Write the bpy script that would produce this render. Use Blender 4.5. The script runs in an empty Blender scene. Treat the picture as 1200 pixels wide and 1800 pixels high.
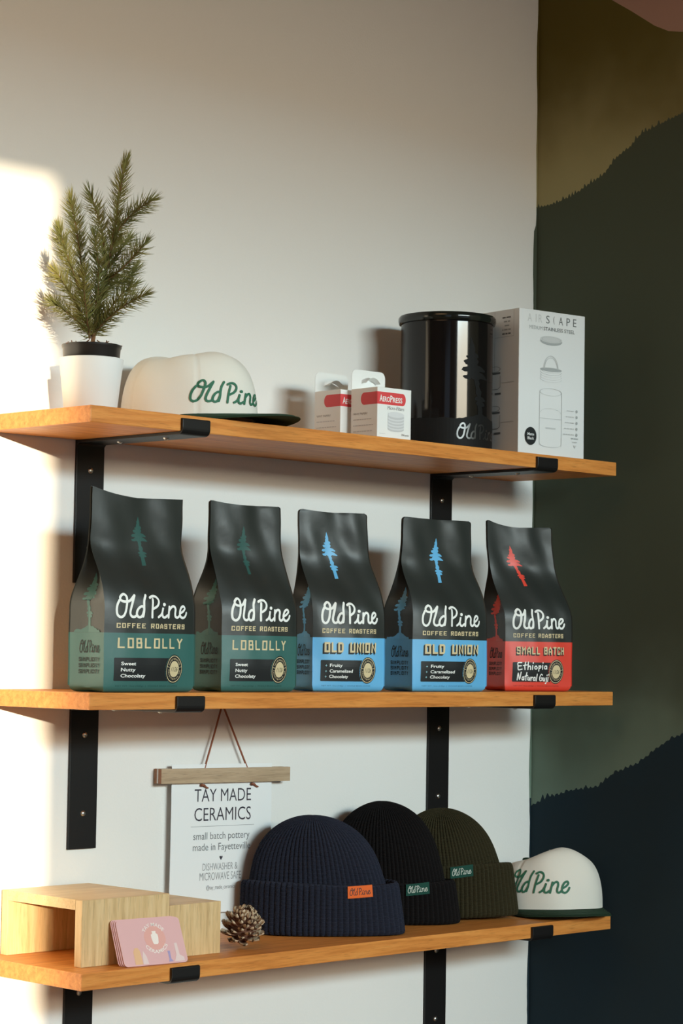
import bpy, math, random
import numpy as np
from mathutils import Vector, Matrix
from mathutils.geometry import tessellate_polygon

random.seed(7)
PI = math.pi
SC = bpy.context.scene
COL = SC.collection

# ------------------------------------------------------------------ camera
cd = bpy.data.cameras.new('camera')
cam = bpy.data.objects.new('camera', cd)
COL.objects.link(cam)
cd.sensor_fit = 'VERTICAL'
cd.sensor_height = 36.0
cd.lens = 81.4747
cd.clip_start = 0.05
yaw, pit, rol = math.radians(45.068), math.radians(3.4399), math.radians(0.8922)
f = Vector((math.sin(yaw) * math.cos(pit), math.cos(yaw) * math.cos(pit), math.sin(pit)))
r = Vector((math.cos(yaw), -math.sin(yaw), 0))
u = r.cross(f)
r2 = r * math.cos(rol) + u * math.sin(rol)
u2 = -r * math.sin(rol) + u * math.cos(rol)
M = Matrix(((r2.x, u2.x, -f.x), (r2.y, u2.y, -f.y), (r2.z, u2.z, -f.z))).to_4x4()
M.translation = Vector((-2.09478, -2.85237, 1.47108))
cam.matrix_world = M
SC.camera = cam

# ------------------------------------------------------------------ exposure, world, lights
SC.view_settings.view_transform = 'Standard'
SC.view_settings.look = 'None'
SC.view_settings.gamma = 1.0
SC.view_settings.exposure = 0.0
SC.view_settings.use_curve_mapping = False

wd = bpy.data.worlds.new('daylight')
SC.world = wd
wd.use_nodes = True
bg = wd.node_tree.nodes['Background']
bg.inputs[0].default_value = (0.62, 0.78, 1.0, 1)
bg.inputs[1].default_value = 0.5


def light(name, kind, loc, energy, color, **kw):
    l = bpy.data.lights.new(name, kind)
    l.energy = energy
    l.color = color
    for k, v in kw.items():
        setattr(l, k, v)
    o = bpy.data.objects.new(name, l)
    COL.objects.link(o)
    o.location = loc
    return o


def aim(o, d):
    o.rotation_euler = Vector(d).to_track_quat('-Z', 'Y').to_euler()


# low warm sun from the left front, through the storefront window
sun = light('sun', 'SUN', (-6, -8, 3), 8.6, (1.0, 0.83, 0.58), angle=math.radians(0.6))
aim(sun, (0.60, 1.0, -0.135))
# bright street front and sky seen high through the tall window, clipped by its head
sky = light('sky_beyond_window', 'AREA', (0.5, -10.0, 3.95), 980, (0.70, 0.935, 1.0),
            shape='RECTANGLE', size=7.0, size_y=0.8)
aim(sky, (0, 1, 0))
street = light('bright_facade_beyond_window', 'AREA', (0.5, -10.0, 3.12), 370, (1.0, 0.88, 0.66),
               shape='RECTANGLE', size=7.0, size_y=0.84)
aim(street, (0, 1, 0))
# unseen warm fill from overhead, added to lift the shadows
warm_fill = light('warm_fill_light', 'AREA', (-1.9, -1.6, 3.25), 26, (1.0, 0.60, 0.30), shape='DISK', size=1.6)
aim(warm_fill, (0, 0, -1))


# ------------------------------------------------------------------ materials
MATS = {}


def mat(name, col, rough=0.5, metal=0.0, spec=0.5, bump=None, var=None, sheen=0.0, coat=0.0, trans=0.0):
    if name in MATS:
        return MATS[name]
    m = bpy.data.materials.new(name)
    m.use_nodes = True
    nt = m.node_tree
    b = nt.nodes['Principled BSDF']
    b.inputs['Base Color'].default_value = (*col, 1)
    b.inputs['Roughness'].default_value = rough
    b.inputs['Metallic'].default_value = metal
    b.inputs['Specular IOR Level'].default_value = spec
    if sheen:
        b.inputs['Sheen Weight'].default_value = sheen
        b.inputs['Sheen Roughness'].default_value = 0.5
    if coat:
        b.inputs['Coat Weight'].default_value = coat
        b.inputs['Coat Roughness'].default_value = 0.12
    if trans:
        b.inputs['Transmission Weight'].default_value = trans
    if bump or var:
        tc = nt.nodes.new('ShaderNodeTexCoord')
    if bump:                                            # (scale, distance)
        n = nt.nodes.new('ShaderNodeTexNoise')
        n.inputs['Scale'].default_value = bump[0]
        n.inputs['Detail'].default_value = 4
        bp = nt.nodes.new('ShaderNodeBump')
        bp.inputs['Strength'].default_value = 1.0
        bp.inputs['Distance'].default_value = bump[1]
        nt.links.new(tc.outputs['Object'], n.inputs['Vector'])
        nt.links.new(n.outputs['Fac'], bp.inputs['Height'])
        nt.links.new(bp.outputs['Normal'], b.inputs['Normal'])
    if var:                                             # (scale, second colour)
        n = nt.nodes.new('ShaderNodeTexNoise')
        n.inputs['Scale'].default_value = var[0]
        n.inputs['Detail'].default_value = 3
        mx = nt.nodes.new('ShaderNodeMix')
        mx.data_type = 'RGBA'
        mx.inputs[6].default_value = (*col, 1)
        mx.inputs[7].default_value = (*var[1], 1)
        cr = nt.nodes.new('ShaderNodeMapRange')
        cr.inputs[1].default_value = 0.35
        cr.inputs[2].default_value = 0.65
        nt.links.new(tc.outputs['Object'], n.inputs['Vector'])
        nt.links.new(n.outputs['Fac'], cr.inputs[0])
        nt.links.new(cr.outputs[0], mx.inputs[0])
        nt.links.new(mx.outputs[2], b.inputs['Base Color'])
    MATS[name] = m
    return m


def wood(name, c1, c2, c3, axis='X', fine=70.0, rough=0.45, rings=False):
    if name in MATS:
        return MATS[name]
    m = bpy.data.materials.new(name)
    m.use_nodes = True
    nt = m.node_tree
    b = nt.nodes['Principled BSDF']
    b.inputs['Roughness'].default_value = rough
    b.inputs['Specular IOR Level'].default_value = 0.35
    tc = nt.nodes.new('ShaderNodeTexCoord')
    mp = nt.nodes.new('ShaderNodeMapping')
    s = [1.0, 1.0, 1.0]
    s['XYZ'.index(axis)] = 0.06
    mp.inputs['Scale'].default_value = s
    nt.links.new(tc.outputs['Object'], mp.inputs['Vector'])
    n1 = nt.nodes.new('ShaderNodeTexNoise')
    n1.inputs['Scale'].default_value = fine
    n1.inputs['Detail'].default_value = 5
    n1.inputs['Roughness'].default_value = 0.6
    n1.inputs['Distortion'].default_value = 0.4
    nt.links.new(mp.outputs[0], n1.inputs['Vector'])
    rp = nt.nodes.new('ShaderNodeValToRGB')
    rp.color_ramp.elements[0].position = 0.30
    rp.color_ramp.elements[0].color = (*c1, 1)
    rp.color_ramp.elements[1].position = 0.72
    rp.color_ramp.elements[1].color = (*c3, 1)
    e = rp.color_ramp.elements.new(0.5)
    e.color = (*c2, 1)
    nt.links.new(n1.outputs['Fac'], rp.inputs[0])
    n2 = nt.nodes.new('ShaderNodeTexNoise')
    n2.inputs['Scale'].default_value = fine * 6
    n2.inputs['Detail'].default_value = 2
    nt.links.new(mp.outputs[0], n2.inputs['Vector'])
    mr = nt.nodes.new('ShaderNodeMapRange')
    mr.inputs[1].default_value = 0.55
    mr.inputs[2].default_value = 0.75
    mr.inputs[3].default_value = 1.0
    mr.inputs[4].default_value = 0.72
    nt.links.new(n2.outputs['Fac'], mr.inputs[0])
    mul = nt.nodes.new('ShaderNodeMix')
    mul.data_type = 'RGBA'
    mul.blend_type = 'MULTIPLY'
    mul.inputs[0].default_value = 1.0
    nt.links.new(rp.outputs[0], mul.inputs[6])
    nt.links.new(mr.outputs[0], mul.inputs[7])
    nt.links.new(mul.outputs[2], b.inputs['Base Color'])
    bp = nt.nodes.new('ShaderNodeBump')
    bp.inputs['Strength'].default_value = 0.25
    bp.inputs['Distance'].default_value = 0.0006
    nt.links.new(n2.outputs['Fac'], bp.inputs['Height'])
    nt.links.new(bp.outputs['Normal'], b.inputs['Normal'])
    MATS[name] = m
    return m


def knit(name, c1, c2):
    m = bpy.data.materials.new(name)
    m.use_nodes = True
    nt = m.node_tree
    b = nt.nodes['Principled BSDF']
    b.inputs['Roughness'].default_value = 0.95
    b.inputs['Specular IOR Level'].default_value = 0.1
    b.inputs['Sheen Weight'].default_value = 0.25
    b.inputs['Sheen Roughness'].default_value = 0.6
    b.inputs['Sheen Tint'].default_value = (*[min(1, 4 * x + 0.05) for x in c1], 1)
    uv = nt.nodes.new('ShaderNodeUVMap')
    wv = nt.nodes.new('ShaderNodeTexWave')              # rows of stitches
    wv.wave_type = 'BANDS'
    wv.bands_direction = 'Y'
    wv.inputs['Scale'].default_value = 40
    wv.inputs['Distortion'].default_value = 1.6
    wv.inputs['Detail'].default_value = 1
    wv.inputs['Detail Scale'].default_value = 6
    nt.links.new(uv.outputs[0], wv.inputs['Vector'])
    tc = nt.nodes.new('ShaderNodeTexCoord')
    nz = nt.nodes.new('ShaderNodeTexNoise')
    nz.inputs['Scale'].default_value = 900
    nz.inputs['Detail'].default_value = 2
    nt.links.new(tc.outputs['Object'], nz.inputs['Vector'])
    ad = nt.nodes.new('ShaderNodeMath')
    ad.operation = 'MULTIPLY_ADD'
    ad.inputs[1].default_value = 0.5
    nt.links.new(nz.outputs['Fac'], ad.inputs[0])
    nt.links.new(wv.outputs['Fac'], ad.inputs[2])
    bp = nt.nodes.new('ShaderNodeBump')
    bp.inputs['Strength'].default_value = 0.9
    bp.inputs['Distance'].default_value = 0.0012
    nt.links.new(ad.outputs[0], bp.inputs['Height'])
    nt.links.new(bp.outputs['Normal'], b.inputs['Normal'])
    mx = nt.nodes.new('ShaderNodeMix')
    mx.data_type = 'RGBA'
    mx.inputs[6].default_value = (*c2, 1)
    mx.inputs[7].default_value = (*c1, 1)
    nt.links.new(wv.outputs['Fac'], mx.inputs[0])
    nt.links.new(mx.outputs[2], b.inputs['Base Color'])
    return m


OAK = wood('oak', (0.48, 0.160, 0.030), (0.64, 0.240, 0.052), (0.74, 0.320, 0.080), 'X', 105)
PINE_V = wood('pine_upright', (0.52, 0.345, 0.165), (0.66, 0.46, 0.235), (0.74, 0.55, 0.31), 'Z', 110)
PINE_X = wood('pine_lengthwise', (0.60, 0.41, 0.20), (0.68, 0.48, 0.25), (0.74, 0.55, 0.31), 'X', 60)
BEECH = wood('sign_rail_oak', (0.36, 0.255, 0.16), (0.47, 0.345, 0.225), (0.54, 0.41, 0.28), 'X', 110)
BEECH_END = mat('sign_rail_end_grain', (0.42, 0.20, 0.11), 0.7, var=(300, (0.33, 0.15, 0.08)))
FLOORW = wood('floor_boards', (0.16, 0.085, 0.035), (0.22, 0.12, 0.055), (0.27, 0.15, 0.07), 'X', 12, 0.5)
WHITEWALL = mat('white_wall_paint', (0.81, 0.795, 0.765), 0.75, spec=0.25, bump=(260, 0.0003))
CEIL = mat('ceiling_paint', (0.30, 0.24, 0.17), 0.9)
DARKWALL = mat('dark_wall_paint', (0.22, 0.155, 0.10), 0.85)
def mural(name, lo, hi, z0, z1):
    """paint that thins out to a mistier tone towards the foot of its ridge"""
    m = mat(name, lo, 0.85, spec=0.1)
    nt = m.node_tree
    tc = nt.nodes.new('ShaderNodeTexCoord')
    sp = nt.nodes.new('ShaderNodeSeparateXYZ')
    nz = nt.nodes.new('ShaderNodeTexNoise')
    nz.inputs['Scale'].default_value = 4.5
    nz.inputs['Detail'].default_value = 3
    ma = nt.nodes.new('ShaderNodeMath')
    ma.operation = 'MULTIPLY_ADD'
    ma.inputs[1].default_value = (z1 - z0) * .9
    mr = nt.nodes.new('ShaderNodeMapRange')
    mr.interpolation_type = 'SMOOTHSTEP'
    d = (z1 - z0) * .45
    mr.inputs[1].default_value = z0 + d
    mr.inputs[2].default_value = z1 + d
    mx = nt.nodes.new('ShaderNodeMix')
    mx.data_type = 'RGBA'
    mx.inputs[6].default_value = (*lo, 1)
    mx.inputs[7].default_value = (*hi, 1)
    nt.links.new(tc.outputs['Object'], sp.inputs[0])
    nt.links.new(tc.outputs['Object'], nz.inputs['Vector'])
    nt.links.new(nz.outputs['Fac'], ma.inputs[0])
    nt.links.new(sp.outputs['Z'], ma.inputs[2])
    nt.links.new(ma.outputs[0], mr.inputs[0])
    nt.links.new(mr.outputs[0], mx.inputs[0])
    nt.links.new(mx.outputs[2], nt.nodes['Principled BSDF'].inputs['Base Color'])
    return m


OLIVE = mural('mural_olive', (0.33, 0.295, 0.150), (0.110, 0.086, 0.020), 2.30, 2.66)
GREEN = mural('mural_forest_green', (0.18, 0.25, 0.195), (0.070, 0.083, 0.058), 1.15, 1.55)
NAVYP = mat('mural_dark_blue', (0.015, 0.031, 0.045), 0.85, spec=0.1, var=(3.0, (0.018, 0.030, 0.038)))
PINKP = mat('mural_pink_sky', (0.40, 0.24, 0.19), 0.8, spec=0.2)
BLACKM = mat('black_steel', (0.008, 0.007, 0.007), 0.42, 0.0, 0.35, bump=(900, 0.0001))
STEEL = mat('zinc_screw', (0.62, 0.60, 0.56), 0.3, 1.0)
FRAME = mat('window_frame_black', (0.03, 0.03, 0.03), 0.5)


# ------------------------------------------------------------------ mesh helpers
class MB:
    def __init__(self):
        self.v, self.f, self.m = [], [], []

    def add(self, vs, fs, m=0):
        o = len(self.v)
        self.v += [tuple(p) for p in vs]
        for q in fs:
            self.f.append(tuple(i + o for i in q))
            self.m.append(m)

    def box(self, x0, x1, y0, y1, z0, z1, m=0):
        self.add([(x0, y0, z0), (x1, y0, z0), (x1, y1, z0), (x0, y1, z0),
                  (x0, y0, z1), (x1, y0, z1), (x1, y1, z1), (x0, y1, z1)],
                 [(0, 3, 2, 1), (4, 5, 6, 7), (0, 1, 5, 4), (1, 2, 6, 5), (2, 3, 7, 6), (3, 0, 4, 7)], m)

    def prism(self, prof, x0, x1, m=0):
        """profile of (y, z), extruded along x"""
        n = len(prof)
        vs = [(x0, y, z) for y, z in prof] + [(x1, y, z) for y, z in prof]
        fs = [tuple(range(n)), tuple(range(2 * n - 1, n - 1, -1))]
        fs += [(i, i + n, (i + 1) % n + n, (i + 1) % n) for i in range(n)]
        self.add(vs, fs, m)

    def lathe(self, prof, n=64, m=0, c=(0, 0, 0), cap0=True, cap1=True, ms=None):
        """profile of (radius, z)"""
        o = len(self.v)
        for rr, z in prof:
            for k in range(n):
                a = 2 * PI * k / n
                self.v.append((c[0] + rr * math.cos(a), c[1] + rr * math.sin(a), c[2] + z))
        for i in range(len(prof) - 1):
            for k in range(n):
                self.f.append((o + i * n + k, o + i * n + (k + 1) % n, o + (i + 1) * n + (k + 1) % n, o + (i + 1) * n + k))
                self.m.append(ms[i] if ms else m)
        if cap0:
            self.f.append(tuple(o + k for k in range(n - 1, -1, -1)))
            self.m.append(ms[0] if ms else m)
        if cap1:
            self.f.append(tuple(o + (len(prof) - 1) * n + k for k in range(n)))
            self.m.append(ms[-1] if ms else m)

    def tube(self, pts, rad, n=8, m=0):
        pts = [Vector(p) for p in pts]
        rads = rad if isinstance(rad, (list, tuple)) else [rad] * len(pts)
        o = len(self.v)
        up = None
        for i, p in enumerate(pts):
            t = (pts[min(i + 1, len(pts) - 1)] - pts[max(i - 1, 0)]).normalized()
            if up is None:
                up = t.orthogonal().normalized()
            up = (up - t * up.dot(t)).normalized()
            w = t.cross(up)
            for k in range(n):
                a = 2 * PI * k / n
                self.v.append(tuple(p + (up * math.cos(a) + w * math.sin(a)) * rads[i]))
        for i in range(len(pts) - 1):
            for k in range(n):
                self.f.append((o + i * n + k, o + i * n + (k + 1) % n, o + (i + 1) * n + (k + 1) % n, o + (i + 1) * n + k))
                self.m.append(m)
        self.f.append(tuple(o + k for k in range(n - 1, -1, -1)))
        self.m.append(m)
        self.f.append(tuple(o + (len(pts) - 1) * n + k for k in range(n)))
        self.m.append(m)

    def grid(self, fn, nu, nv, m=0, wrap=False, mfn=None):
        o = len(self.v)
        nc = nu if wrap else nu + 1
        for j in range(nv + 1):
            for i in range(nc):
                self.v.append(tuple(fn(i / nu, j / nv)))
        for j in range(nv):
            for i in range(nu):
                i2 = (i + 1) % nc
                self.f.append((o + j * nc + i, o + j * nc + i2, o + (j + 1) * nc + i2, o + (j + 1) * nc + i))
                self.m.append(mfn((i + .5) / nu, (j + .5) / nv) if mfn else m)

    def build(self, name, mats, parent=None, smooth=False, bevel=0, uv=None, auto=None):
        me = bpy.data.meshes.new(name)
        me.from_pydata(self.v, [], self.f)
        if not isinstance(mats, (list, tuple)):
            mats = [mats]
        for q in mats:
            me.materials.append(q)
        me.polygons.foreach_set('material_index', self.m)
        if smooth:
            me.polygons.foreach_set('use_smooth', [True] * len(me.polygons))
            if auto:
                me.set_sharp_from_angle(angle=math.radians(auto))
        if uv:
            l = me.uv_layers.new(name='uv')
            for p in me.polygons:
                for li in p.loop_indices:
                    l.data[li].uv = uv[me.loops[li].vertex_index]
        me.update()
        o = bpy.data.objects.new(name, me)
        COL.objects.link(o)
        if parent:
            o.parent = parent
        if bevel:
            bv = o.modifiers.new('bevel', 'BEVEL')
            bv.width = bevel
            bv.segments = 2
            bv.limit_method = 'ANGLE'
        return o


def thing(name, label, cat, loc=(0, 0, 0), rz=0.0, group=None):
    o = bpy.data.objects.new(name, None)
    o.empty_display_size = 0.05
    COL.objects.link(o)
    o.location = loc
    o.rotation_euler = (0, 0, rz)
    tag(o, label, cat, group)
    return o


def tag(o, label, cat, group=None):
    o['label'] = label
    o['category'] = cat
    if group:
        o['group'] = group
    return o


def struct(o, label=None):
    o['kind'] = 'structure'
    if label:
        o['label'] = label
    return o


def ss(a, b, x):
    t = min(1.0, max(0.0, (x - a) / (b - a)))
    return t * t * (3 - 2 * t)


def catmull(pts, n=7, closed=False):
    P = [Vector(p) for p in pts]
    out = []
    N = len(P)
    rng = N if closed else N - 1
    for i in range(rng):
        p1, p2 = P[i], P[(i + 1) % N]
        p0 = P[i - 1] if (i > 0 or closed) else p1 * 2 - p2
        p3 = P[(i + 2) % N] if (i + 2 < N or closed) else p2 * 2 - p1
        for k in range(n):
            t = k / n
            out.append(0.5 * ((2 * p1) + (p2 - p0) * t + (2 * p0 - 5 * p1 + 4 * p2 - p3) * t * t + (3 * p1 - p0 - 3 * p2 + p3) * t ** 3))
    if not closed:
        out.append(P[-1])
    return out


_FT = {}


def font_polys(text, weight=0.0, shear=0.0):
    key = (text, weight, shear)
    if key in _FT:
        return _FT[key]
    cu = bpy.data.curves.new('t', 'FONT')
    cu.body = text
    cu.offset = weight
    cu.shear = shear
    cu.resolution_u = 3
    ob = bpy.data.objects.new('t', cu)
    COL.objects.link(ob)
    bpy.context.view_layer.update()
    dg = bpy.context.evaluated_depsgraph_get()
    ev = ob.evaluated_get(dg)
    me = ev.to_mesh()
    vs = [(v.co.x, v.co.y) for v in me.vertices]
    ps = [[vs[i] for i in p.vertices] for p in me.polygons]
    ev.to_mesh_clear()
    bpy.data.objects.remove(ob)
    bpy.data.curves.remove(cu)
    _FT[key] = ps
    return ps


class Flat:
    """flat printed shapes in (a, b), laid on a surface by map()"""

    def __init__(self):
        self.p = []                                     # (polygon, lift, material)
        self.k = 0.0

    def nxt(self):
        self.k += 2.8e-5
        return self.k

    def poly(self, pts, m=0, lift=None):
        lift = self.nxt() if lift is None else lift
        for t in tessellate_polygon([[Vector((a, b, 0)) for a, b in pts]]):
            self.p.append(([tuple(pts[i]) for i in t], lift, m))

    def rect(self, a0, a1, b0, b1, m=0, lift=None, r=0.0):
        if r:
            pts = []
            for cx, cy, s in ((a1 - r, b1 - r, 0), (a0 + r, b1 - r, 90), (a0 + r, b0 + r, 180), (a1 - r, b0 + r, 270)):
                for k in range(5):
                    q = math.radians(s + 22.5 * k)
                    pts.append((cx + r * math.cos(q), cy + r * math.sin(q)))
            self.p.append((pts, self.nxt() if lift is None else lift, m))
        else:
            self.p.append(([(a0, b0), (a1, b0), (a1, b1), (a0, b1)], self.nxt() if lift is None else lift, m))

    def disc(self, a, b, ra, rb, m=0, n=40, lift=None):
        self.p.append(([(a + ra * math.cos(2 * PI * k / n), b + rb * math.sin(2 * PI * k / n)) for k in range(n)],
                       self.nxt() if lift is None else lift, m))

    def ring(self, a, b, ra, rb, t, m=0, n=48, a0=0.0, a1=2 * PI):
        lf = self.nxt()
        tb = t * rb / ra
        for k in range(n):
            q0, q1 = a0 + (a1 - a0) * k / n, a0 + (a1 - a0) * (k + 1) / n
            self.p.append(([(a + ra * math.cos(q0), b + rb * math.sin(q0)), (a + ra * math.cos(q1), b + rb * math.sin(q1)),
                            (a + (ra - t) * math.cos(q1), b + (rb - tb) * math.sin(q1)),
                            (a + (ra - t) * math.cos(q0), b + (rb - tb) * math.sin(q0))], lf, m))

    def stroke(self, pts, w, m=0, smooth=True, caps=True, closed=False, lift=None, square=False, sa=1.0):
        """ribbon of width w along pts; sa squeezes a so that the pen stays round after a later stretch"""
        P = [Vector((p[0] * sa, p[1])) for p in pts]
        if smooth:
            P = [Vector(q) for q in catmull(P, 6, closed)]
        lf = self.nxt() if lift is None else lift
        h = w / 2
        n = len(P)
        L, R = [], []
        for i in range(n):
            if closed:
                d0, d1 = P[i] - P[i - 1], P[(i + 1) % n] - P[i]
            else:
                d0 = P[i] - P[i - 1] if i else P[1] - P[0]
                d1 = P[i + 1] - P[i] if i < n - 1 else P[-1] - P[-2]
            d0 = d0.normalized() if d0.length > 1e-9 else d1.normalized()
            d1 = d1.normalized() if d1.length > 1e-9 else d0
            n0, n1 = Vector((-d0.y, d0.x)), Vector((-d1.y, d1.x))
            mt = n0 + n1
            if mt.length < 0.3:
                mt = n0
            mt.normalize()
            k = h / max(0.5, mt.dot(n0))
            p = P[i]
            if square and not closed:
                if i == 0:
                    p = p - d1 * h
                if i == n - 1:
                    p = p + d0 * h
            L.append(p + mt * k)
            R.append(p - mt * k)
        rng = n if closed else n - 1
        for i in range(rng):
            j = (i + 1) % n
            q = [(L[i].x / sa, L[i].y), (R[i].x / sa, R[i].y), (R[j].x / sa, R[j].y), (L[j].x / sa, L[j].y)]
            self.p.append((q, lf + i * 4e-7, m))
        if caps and not square and not closed:
            for e, o in ((0, 1), (n - 1, n - 2)):
                d = (P[e] - P[o]).normalized()
                nn = Vector((-d.y, d.x))
                q = [P[e] + nn * h * math.cos(t) + d * h * math.sin(t) for t in [PI * k / 7 for k in range(8)]]
                self.p.append(([(v.x / sa, v.y) for v in q], lf + e * 4e-7, m))

    def text(self, s, a0, a1, b0, b1, m=0, weight=0.0, shear=0.0, fn=None):
        ps = font_polys(s, weight, shear)
        xs = [p[0] for q in ps for p in q]
        ys = [p[1] for q in ps for p in q]
        x0, x1, y0, y1 = min(xs), max(xs), min(ys), max(ys)
        lf = self.nxt()
        for q in ps:
            pts = [(a0 + (x - x0) / (x1 - x0) * (a1 - a0), b0 + (y - y0) / (y1 - y0) * (b1 - b0)) for x, y in q]
            if fn:
                pts = [fn(*p) for p in pts]
            self.p.append((pts, lf, m))

    def dashes(self, a0, a1, b0, b1, m, seed=0):
        """a line of print too small to read: word-length dashes"""
        q, a, lf, h = random.Random(seed), a0, self.nxt(), (b1 - b0) * .25
        while a < a1 - 1e-5:
            e = min(a1, a + (b1 - b0) * q.uniform(.9, 2.6))
            self.p.append(([(a, b0 + h), (e, b0 + h), (e, b1 - h), (a, b1 - h)], lf, m))
            a = e + (b1 - b0) * .35

    def build(self, name, mats, fn, parent=None, cell=None):
        """fn(a, b, lift) -> point"""
        polys = self.p
        if cell:
            for ax in (0, 1):
                out = []
                for pts, lf, m in polys:
                    lo, hi = min(p[ax] for p in pts), max(p[ax] for p in pts)
                    k0, k1 = math.floor(lo / cell[ax] + 1e-9), math.ceil(hi / cell[ax] - 1e-9)
                    if k1 - k0 <= 1:
                        out.append((pts, lf, m))
                        continue
                    for k in range(k0, k1):
                        q = pts
                        for lim, sg in ((k * cell[ax], 1), ((k + 1) * cell[ax], -1)):
                            res = []
                            for i in range(len(q)):
                                A, B = q[i - 1], q[i]
                                da, db = (A[ax] - lim) * sg, (B[ax] - lim) * sg
                                if (da < 0) != (db < 0):
                                    t = da / (da - db)
                                    res.append((A[0] + (B[0] - A[0]) * t, A[1] + (B[1] - A[1]) * t))
                                if db >= 0:
                                    res.append(B)
                            q = res
                            if not q:
                                break
                        if len(q) > 2:
                            out.append((q, lf, m))
                polys = out
        mb = MB()
        for pts, lf, m in polys:
            mb.add([fn(a, b, lf) for a, b in pts], [tuple(range(len(pts)))], m)
        return mb.build(name, mats, parent)


# ------------------------------------------------------------------ lettering
SCRIPT = dict(                                          # brush script, a over one word width, b in metres
    O=[(-0.3661, 0.1341), (-0.3888, 0.1272), (-0.3965, 0.119), (-0.3879, 0.1118), (-0.3578, 0.1086), (-0.326, 0.111), (-0.3052, 0.1174), (-0.2949, 0.1257), (-0.2878, 0.133), (-0.2899, 0.1403), (-0.3158, 0.1439), (-0.3496, 0.1401), (-0.3543, 0.1356), (-0.3313, 0.1329), (-0.2918, 0.1325), (-0.2573, 0.1344), (-0.2202, 0.141)],
    l=[(-0.213, 0.1424), (-0.2303, 0.1341), (-0.2512, 0.1221), (-0.2576, 0.1148), (-0.2438, 0.1103), (-0.2164, 0.1094), (-0.1906, 0.1118)],
    d=[(-0.1253, 0.1243), (-0.1464, 0.1259), (-0.1732, 0.1232), (-0.1898, 0.1177), (-0.1891, 0.1122), (-0.1662, 0.1091), (-0.1376, 0.1115), (-0.1234, 0.1197)],
    d2=[(-0.1027, 0.1431), (-0.1227, 0.1353), (-0.1263, 0.127), (-0.1235, 0.1206), (-0.1244, 0.1151), (-0.1284, 0.1106)],
    P=[(-0.0288, 0.1374), (-0.0382, 0.1245), (-0.0365, 0.1094)],
    P2=[(-0.0613, 0.1396), (-0.0285, 0.142), (0.0093, 0.1416), (0.0356, 0.1376), (0.038, 0.1325), (0.0182, 0.127), (-0.024, 0.1229)],
    i=[(0.0354, 0.1101), (0.0635, 0.1133), (0.08, 0.1184), (0.087, 0.1249), (0.0795, 0.1166), (0.0885, 0.1111), (0.1136, 0.1098), (0.1425, 0.1131)],
    n=[(0.1586, 0.1264), (0.1562, 0.1177), (0.1556, 0.1099)],
    n2=[(0.1583, 0.1209), (0.1841, 0.1262), (0.2121, 0.1272), (0.2296, 0.1234), (0.2279, 0.1161), (0.2355, 0.1115), (0.2595, 0.1102), (0.2856, 0.1139)],
    e=[(0.2826, 0.1167), (0.3235, 0.1198), (0.3524, 0.1245), (0.335, 0.1278), (0.3026, 0.1259), (0.2847, 0.1204), (0.2856, 0.1144), (0.3041, 0.1106), (0.3359, 0.1101), (0.3629, 0.1137), (0.3734, 0.1178)],
    dot=[(0.0985, 0.1296), (0.1040, 0.1298)])


def script(fl, a0, a1, b0, b1, w, m=0, slant=0.0, dotw=1.35):
    """brush lettering inside a0..a1, b0..b1"""
    for k, pts in SCRIPT.items():
        q = []
        for a, b in pts:
            s, t = (a + 0.3965) / 0.7699, (b - 0.1086) / 0.0353
            q.append((a0 + s * (a1 - a0) + slant * (t - .5) * (b1 - b0), b0 + t * (b1 - b0)))
        fl.stroke(q, w * (dotw if k == 'dot' else 1), m)


BLOCK = {
    'O': [([(0, 0), (2, 0), (2, 4), (0, 4)], 1)], 'D': [([(0, 0), (1.6, 0), (2, .5), (2, 3.5), (1.6, 4), (0, 4)], 1)],
    'C': [([(2, 1), (2, 0), (0, 0), (0, 4), (2, 4), (2, 3)], 0)], 'F': [([(2, 4), (0, 4), (0, 0)], 0), ([(.4, 2.1), (1.5, 2.1)], 0)],
    'E': [([(2, 4), (0, 4), (0, 0), (2, 0)], 0), ([(.4, 2.1), (1.5, 2.1)], 0)],
    'R': [([(0, 0), (0, 4), (2, 4), (2, 1.9), (.4, 1.9)], 0), ([(1.2, 1.6), (2, 0)], 0)],
    'A': [([(0, 0), (0, 2.6), (1, 4), (2, 2.6), (2, 0)], 0), ([(.4, 1.3), (1.6, 1.3)], 0)],
    'S': [([(2, 3.3), (2, 4), (0, 4), (0, 2.1), (2, 2.1), (2, 0), (0, 0), (0, .7)], 0)],
    'T': [([(0, 4), (2, 4)], 0), ([(1, 3.6), (1, 0)], 0)], 'L': [([(0, 4), (0, 0), (2, 0)], 0)],
    'B': [([(0, 0), (0, 4), (1.8, 4), (1.8, 2.1), (2, 2.1), (2, 0)], 1), ([(.4, 2.1), (1.5, 2.1)], 0)],
    'Y': [([(0, 4), (1, 2.2), (2, 4)], 0), ([(1, 2.0), (1, 0)], 0)], 'U': [([(0, 4), (0, 0), (2, 0), (2, 4)], 0)],
    'N': [([(0, 0), (0, 4), (2, 0), (2, 4)], 0)], 'I': [([(0, 0), (0, 4)], 0)],
    'M': [([(0, 0), (0, 4), (1.1, 2), (2.2, 4), (2.2, 0)], 0)], 'H': [([(0, 0), (0, 4)], 0), ([(2, 0), (2, 4)], 0), ([(.4, 2), (1.6, 2)], 0)],
    'P': [([(0, 0), (0, 4), (2, 4), (2, 1.9), (.4, 1.9)], 0)],
}
BW = {'I': 0, 'M': 2.2, ' ': 1.0}


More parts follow.
